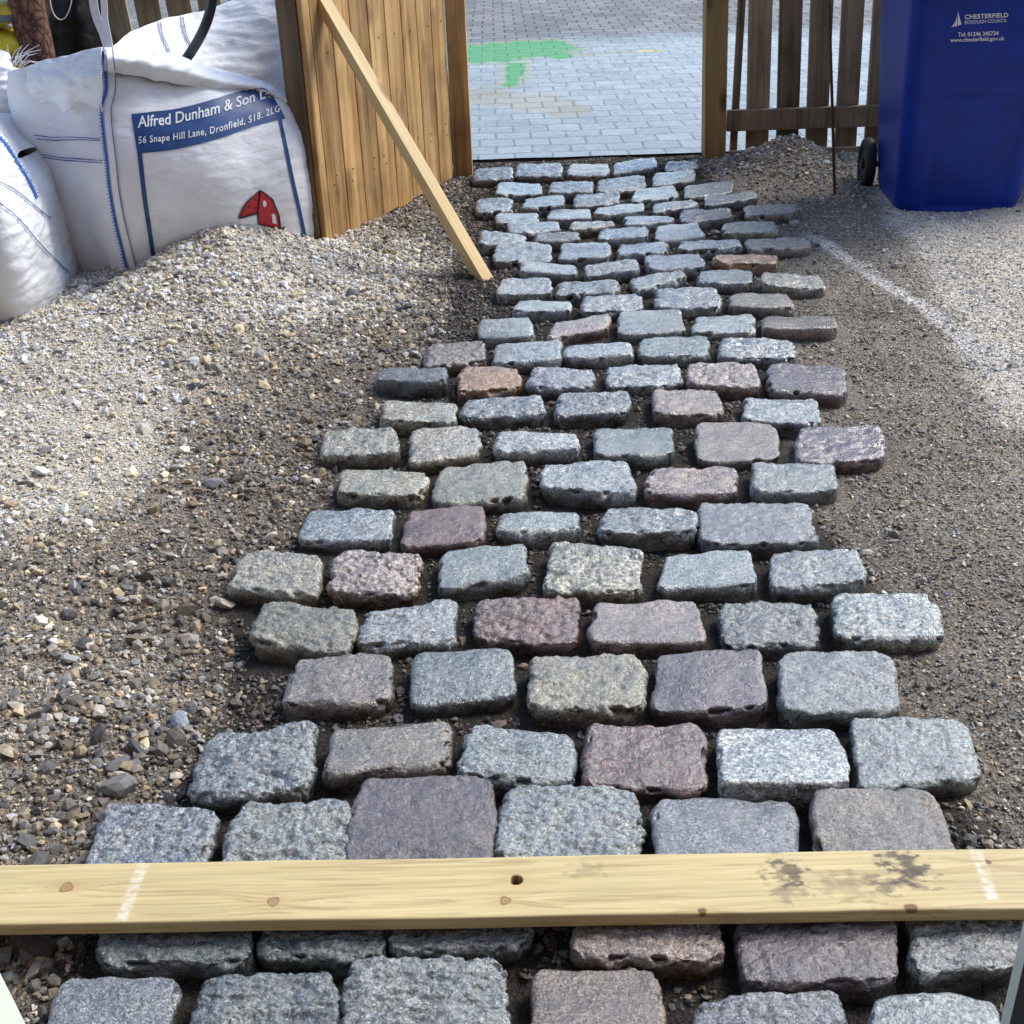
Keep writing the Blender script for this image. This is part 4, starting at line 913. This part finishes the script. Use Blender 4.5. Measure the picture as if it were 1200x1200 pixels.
# bag 2, slumped lower left
bag2=empty('bulk_bag'); tag(bag2,'slumped dusty white bulk bag at the left picture edge, in front of the printed one','bulk bag','white bulk bags')
R_=colpx([(92,352),(88,338),(76,302),(64,266),(52,228),(40,202),(26,184)],[4.0,3.97,3.93,3.9,3.9,3.93,3.98])
M2=colpx([(62,378),(58,345),(50,302),(44,262),(36,226),(26,196),(14,172)],[3.78,3.72,3.68,3.68,3.72,3.78,3.85])
M1=colpx([(2,402),(0,360),(-2,310),(-5,260),(-8,215),(-10,180),(-12,150)],[3.60,3.52,3.48,3.5,3.57,3.66,3.76])
L0=colpx([(-110,420),(-115,370),(-120,310),(-120,250),(-118,200),(-110,160),(-100,130)],[3.7,3.65,3.6,3.62,3.68,3.76,3.84])
Bk=[np.array([-2.2,4.5,z]) for z in (-.05,.08,.2,.3,.4,.48,.52)]; Bk2=[np.array([-1.6,4.55,z]) for z in (-.05,.06,.16,.25,.33,.4,.45)]
b2=bagbody('bag_body',[Bk,L0,M1,M2,R_,Bk2,Bk],bag2,M_BAG,170,100,.009,60)
r2=[L0[-1],M1[-1],M2[-1],R_[-1],Bk2[-1],Bk[-1]]; cn=sum(r2)/6; R0=cat_rom(np.array(r2+[r2[0]]),50); Vf=[]
for k in range(8):
    for q in R0: t=k/7; p=q*(1-t)+cn*t; Vf.append((p[0],p[1],p[2]+.05*math.sin(t*1.5)+.03*float(noise3(p*8))))
link('bag_top',npmesh('bag_top',Vf,gridfaces(8,50)),M_BAG,bag2)
B2=bvh_of([b2]); cs=[(-6,156),(8,172),(22,194),(34,214),(42,232)]
V,F_=joinVF([ribbon_px(cs,2.)]+[ribbon_px([(x-2.5,y+2),(x+2.5,y-2)],1.1,2) for x,y in cat_rom(np.array(cs),20)]); decal('seam_cord',V,F_,B2,M_CORD,bag2,.005)
V,F_=joinVF([ribbon_px([(-4,213),(15,222),(35,238),(58,256)],1.2),ribbon_px([(-4,236),(20,256),(45,285),(80,320)],1.2)]); decal('stitching',V,F_,B2,M_THR,bag2,.005)
# bag 3, crumpled top behind
bag3=empty('bulk_bag'); tag(bag3,'crumpled white sack with a frayed top edge, behind the slumped bag','bulk bag','white bulk bags')
A_=colpx([(-70,190),(-70,150),(-65,110),(-60,75),(-55,55)],[4.5,4.45,4.42,4.45,4.5]); B_=colpx([(0,165),(2,135),(0,105),(2,80),(6,62)],[4.38,4.33,4.32,4.36,4.42])
C_=colpx([(34,158),(30,138),(20,118),(15,98),(13,80)],[4.5,4.48,4.47,4.47,4.5]); D_=[np.array([-1.75,4.9,z]) for z in (.3,.38,.46,.53,.6)]; E_=[np.array([-2.2,4.9,z]) for z in (.3,.38,.46,.53,.6)]
bagbody('bag_body',[E_,A_,B_,C_,D_,E_],bag3,M_BAG,110,60,.022,80)
lower=[[p+np.array([0,.05,-.35-k*.0]) for p in (c_[0],)] for k,c_ in enumerate((A_,B_,C_))]
cols3=[[np.array([c_[0][0],c_[0][1]+.12,-.05]),np.array([c_[0][0],c_[0][1]+.04,.15]),c_[0]] for c_ in (E_,A_,B_,C_,D_,E_)]
bagbody('bag_base',cols3,bag3,M_BAGIN,80,30,.012,90)
for k in range(16):
    a=random.uniform(6,26); p0=aty(a,80-random.uniform(0,8),4.45); p1=p0+np.array([random.uniform(0,.10),random.uniform(-.03,.05),random.uniform(.0,.07)]); mdp=(p0+p1)/2+np.array([0,0,.012]); 
    if k==0: TH=[]
    TH.append((p0,mdp,p1))
Vt=[];Ft=[]
for p0,mdp,p1 in TH:
    me=tube([p0,mdp,p1],[.0018,.0014,.0008],5); b=len(Vt); Vt+=[tuple(v.co) for v in me.vertices]; Ft+=[tuple(i+b for i in p.vertices) for p in me.polygons]
me=bpy.data.meshes.new('frayed_edge'); me.from_pydata(Vt,[],Ft); link('frayed_edge',me,M_BAG,bag3)
# yellow sacks stacked at far left
M_YEL=plain('yellow_sack',(.62,.50,.03),.4,.5,12,.2,.2); M_SGREY=plain('grey_sack_print',(.16,.2,.24),.5)
def sack(cx,cy,z0,h,label):
    n,k=48,14; V=[]
    for j in range(k):
        t=j/(k-1); a=math.pi*(t-.5); rr=(math.cos(a))**.45 if abs(math.cos(a))>1e-6 else 0.; zz=z0+h*(.5+.5*math.sin(a))
        for i in range(n):
            b=2*math.pi*i/n; ex=math.copysign(abs(math.cos(b))**.45,math.cos(b)); ey=math.copysign(abs(math.sin(b))**.45,math.sin(b))
            V.append((ex*.21*rr,ey*.15*rr,zz-z0))
    V=np.array(V); V+=.008*noise3(V*22+z0*50)[:,None]*np.array([[1,1,.6]])
    me=npmesh('sack',V,np.array([[j*n+i,j*n+(i+1)%n,(j+1)*n+(i+1)%n,(j+1)*n+i] for j in range(k-1) for i in range(n)])); o=link('yellow_sack',me,M_YEL); o.location=(cx,cy,z0); o.rotation_euler=(0,0,.25)
    return tag(o,label,'sack','yellow sacks stacked beside the bark post')
ssk=[sack(-2.02,4.95,z,.105,l) for z,l in ((.635,'yellow sack one below the topmost, left of the bark post'),(.745,'topmost yellow sack with a grey band, left of the bark post'))]
for i in range(6): sack(-2.02+.006*i,4.95,.0+.105*i,.105,'yellow sack hidden low in the stack behind the bags, layer %s'%ORD[i+1])
BY=bvh_of([ssk[1]]); V,F_=poly_px([(-8,17),(8,18),(18,17),(16,25),(-8,27)],4); decal('grey_band',V,F_,BY,M_SGREY,ssk[1],.003)
# bark-covered post
def bark():
    m_,nt,b=mat('reddish_bark'); L=nt.links; co=texco(nt); v=N(nt,'ShaderNodeTexVoronoi'); v.feature='DISTANCE_TO_EDGE'; v.inputs['Scale'].default_value=1.; L.new(mapping(nt,co,(42,42,22)),v.inputs['Vector'])
    n=noiset(nt,co,30,5,.7); k=ramp(nt,v.outputs['Distance'],[(0,(.03,.015,.01)),(.12,(.16,.075,.045)),(.5,(.24,.125,.08))]); L.new(mix(nt,k,ramp(nt,n,[(.3,(.6,.6,.6)),(.7,(1.3,1.25,1.2))]),1.,'MULTIPLY'),b.inputs['Base Color'])
    b.inputs['Roughness'].default_value=.85; p=bump(nt,b,v.outputs['Distance'],.6,.01); bump(nt,b,n,.6,.008,p); return m_
pb=aty(40,75,4.92); nseg=60; C_=[];nr=40
V=[]
for j in range(nseg):
    z=j/(nseg-1)*1.5-.05
    for i in range(nr):
        a=2*math.pi*i/nr; p=np.array([math.cos(a),math.sin(a),z*6]); rr=.066+.004*float(noise3(p*1.7)); 
        kx=(a-4.6); kz=(z-.78); rr+=.006*math.exp(-((kx/.3)**2+(kz/.025)**2))
        V.append((rr*math.cos(a),rr*math.sin(a),z))
me=npmesh('trunk',V,np.array([[j*nr+i,j*nr+(i+1)%nr,(j+1)*nr+(i+1)%nr,(j+1)*nr+i] for j in range(nseg-1) for i in range(nr)])); o=link('bark_post',me,bark()); o.location=(pb[0]+.02,pb[1],0); tag(o,'upright round log post with cracked reddish bark behind the bags','log post')
# black sack behind
M_BS=plain('black_polythene',(.004,.004,.006),.6,.2)
Ck=[[aty(a,b,y) for (a,b),y in zip(cl,[5.2]*4)] for cl in ([(54,130),(54,80),(55,30),(56,-25)],[(70,130),(72,80),(72,30),(72,-25)],[(88,128),(92,85),(94,35),(88,-25)],[(104,125),(104,90),(100,40),(90,-10)])]
for i,dy in enumerate((.06,0,-.03,.05)):
    for p in Ck[i]: p[1]+=dy
cb=[[p+np.array([0,.22,0]) for p in cl] for cl in Ck]
bsk=empty('black_rubble_sack'); tag(bsk,'black polythene sheeting hanging between the bark post and the dark fence','sheeting'); bagbody('sheeting',[cb[0]]+Ck+[cb[3],cb[0]],bsk,M_BS,80,50,.012,70)
me=tube(cat_rom(np.array([aty(a,b,5.08) for a,b in ((58,-8),(60,8),(64,18),(70,23),(76,21),(81,12),(84,0),(85,-10))]),30),.0022,6); o=link('string_loop',me,M_WHITE); tag(o,'thin white string hanging in a loop over the black sheeting','string')
# ------------------------------------------------------------ unseen wall added behind the viewer to block the rear sky
def brick():
    m_,nt,b=mat('sky_block_brick'); L=nt.links; br=N(nt,'ShaderNodeTexBrick'); L.new(mapping(nt,texco(nt),(1,1,1)),br.inputs['Vector']); br.inputs['Scale'].default_value=1
    br.inputs['Brick Width'].default_value=.225; br.inputs['Row Height'].default_value=.075; br.inputs['Mortar Size'].default_value=.006; br.inputs['Color1'].default_value=(.14,.055,.035,1); br.inputs['Color2'].default_value=(.2,.085,.05,1); br.inputs['Mortar'].default_value=(.2,.18,.16,1)
    L.new(br.outputs['Color'],b.inputs['Base Color']); b.inputs['Roughness'].default_value=.85; return m_
bm=bmesh.new(); rbox(bm,(0,3.6,0),(13,8.0,.3),bev=0); o=bmobj('sky_block_wall',bm,brick()); o.rotation_euler=(hp,0,0); o.location=(0,-.75,0); tag(o,'unseen red brick wall added behind the viewer to block the rear sky','sky-blocking wall')
# ------------------------------------------------------------ white door jambs at the near corners
M_JAMB=plain('white_painted_timber',(.66,.70,.62),.4,.5,12,.06); M_JD=plain('black_inner_side',(.006,.006,.008),.6)
df=empty('door_frame',(0,.8,0)); tag(df,'white painted door frame whose two uprights cut the near corners','door frame')
def jamb(px_top,px_bot,side,w):
    a=aty(*px_bot,.80); b=aty(*px_top,.80); d_=b-a; d_/=d_[2]; p0=a+d_*(-.02-a[2]); p1=a+d_*(2.0-a[2]); 
    bm=bmesh.new(); 
    def prism(x0,x1,y0,y1,m_):
        vs=[bm.verts.new((p[0]+x,p[1]-.80+y,p[2])) for p in (p0,p1) for x,y in ((x0,y0),(x1,y0),(x1,y1),(x0,y1))]
        for f in ((3,2,1,0),(4,5,6,7),(0,1,5,4),(1,2,6,5),(2,3,7,6),(3,0,4,7)): bm.faces.new([vs[i] for i in f])
    return bm,prism
bm,pr=jamb((0,1140),(30,1200),-1,.06); pr(-.07,0,-.05,.0,None); bmobj('upright',bm,M_JAMB,df)
bm,pr=jamb((1200,1078),(1172,1200),1,.06); pr(0,.08,-.016,.0,None); bmobj('upright',bm,M_JAMB,df)
bm,pr=jamb((1200,1078),(1172,1200),1,.06); pr(.0,.08,-.07,-.0165,None); bmobj('dark_inner_side',bm,M_JD,df)  # near-black box for the dark inner side of the right upright
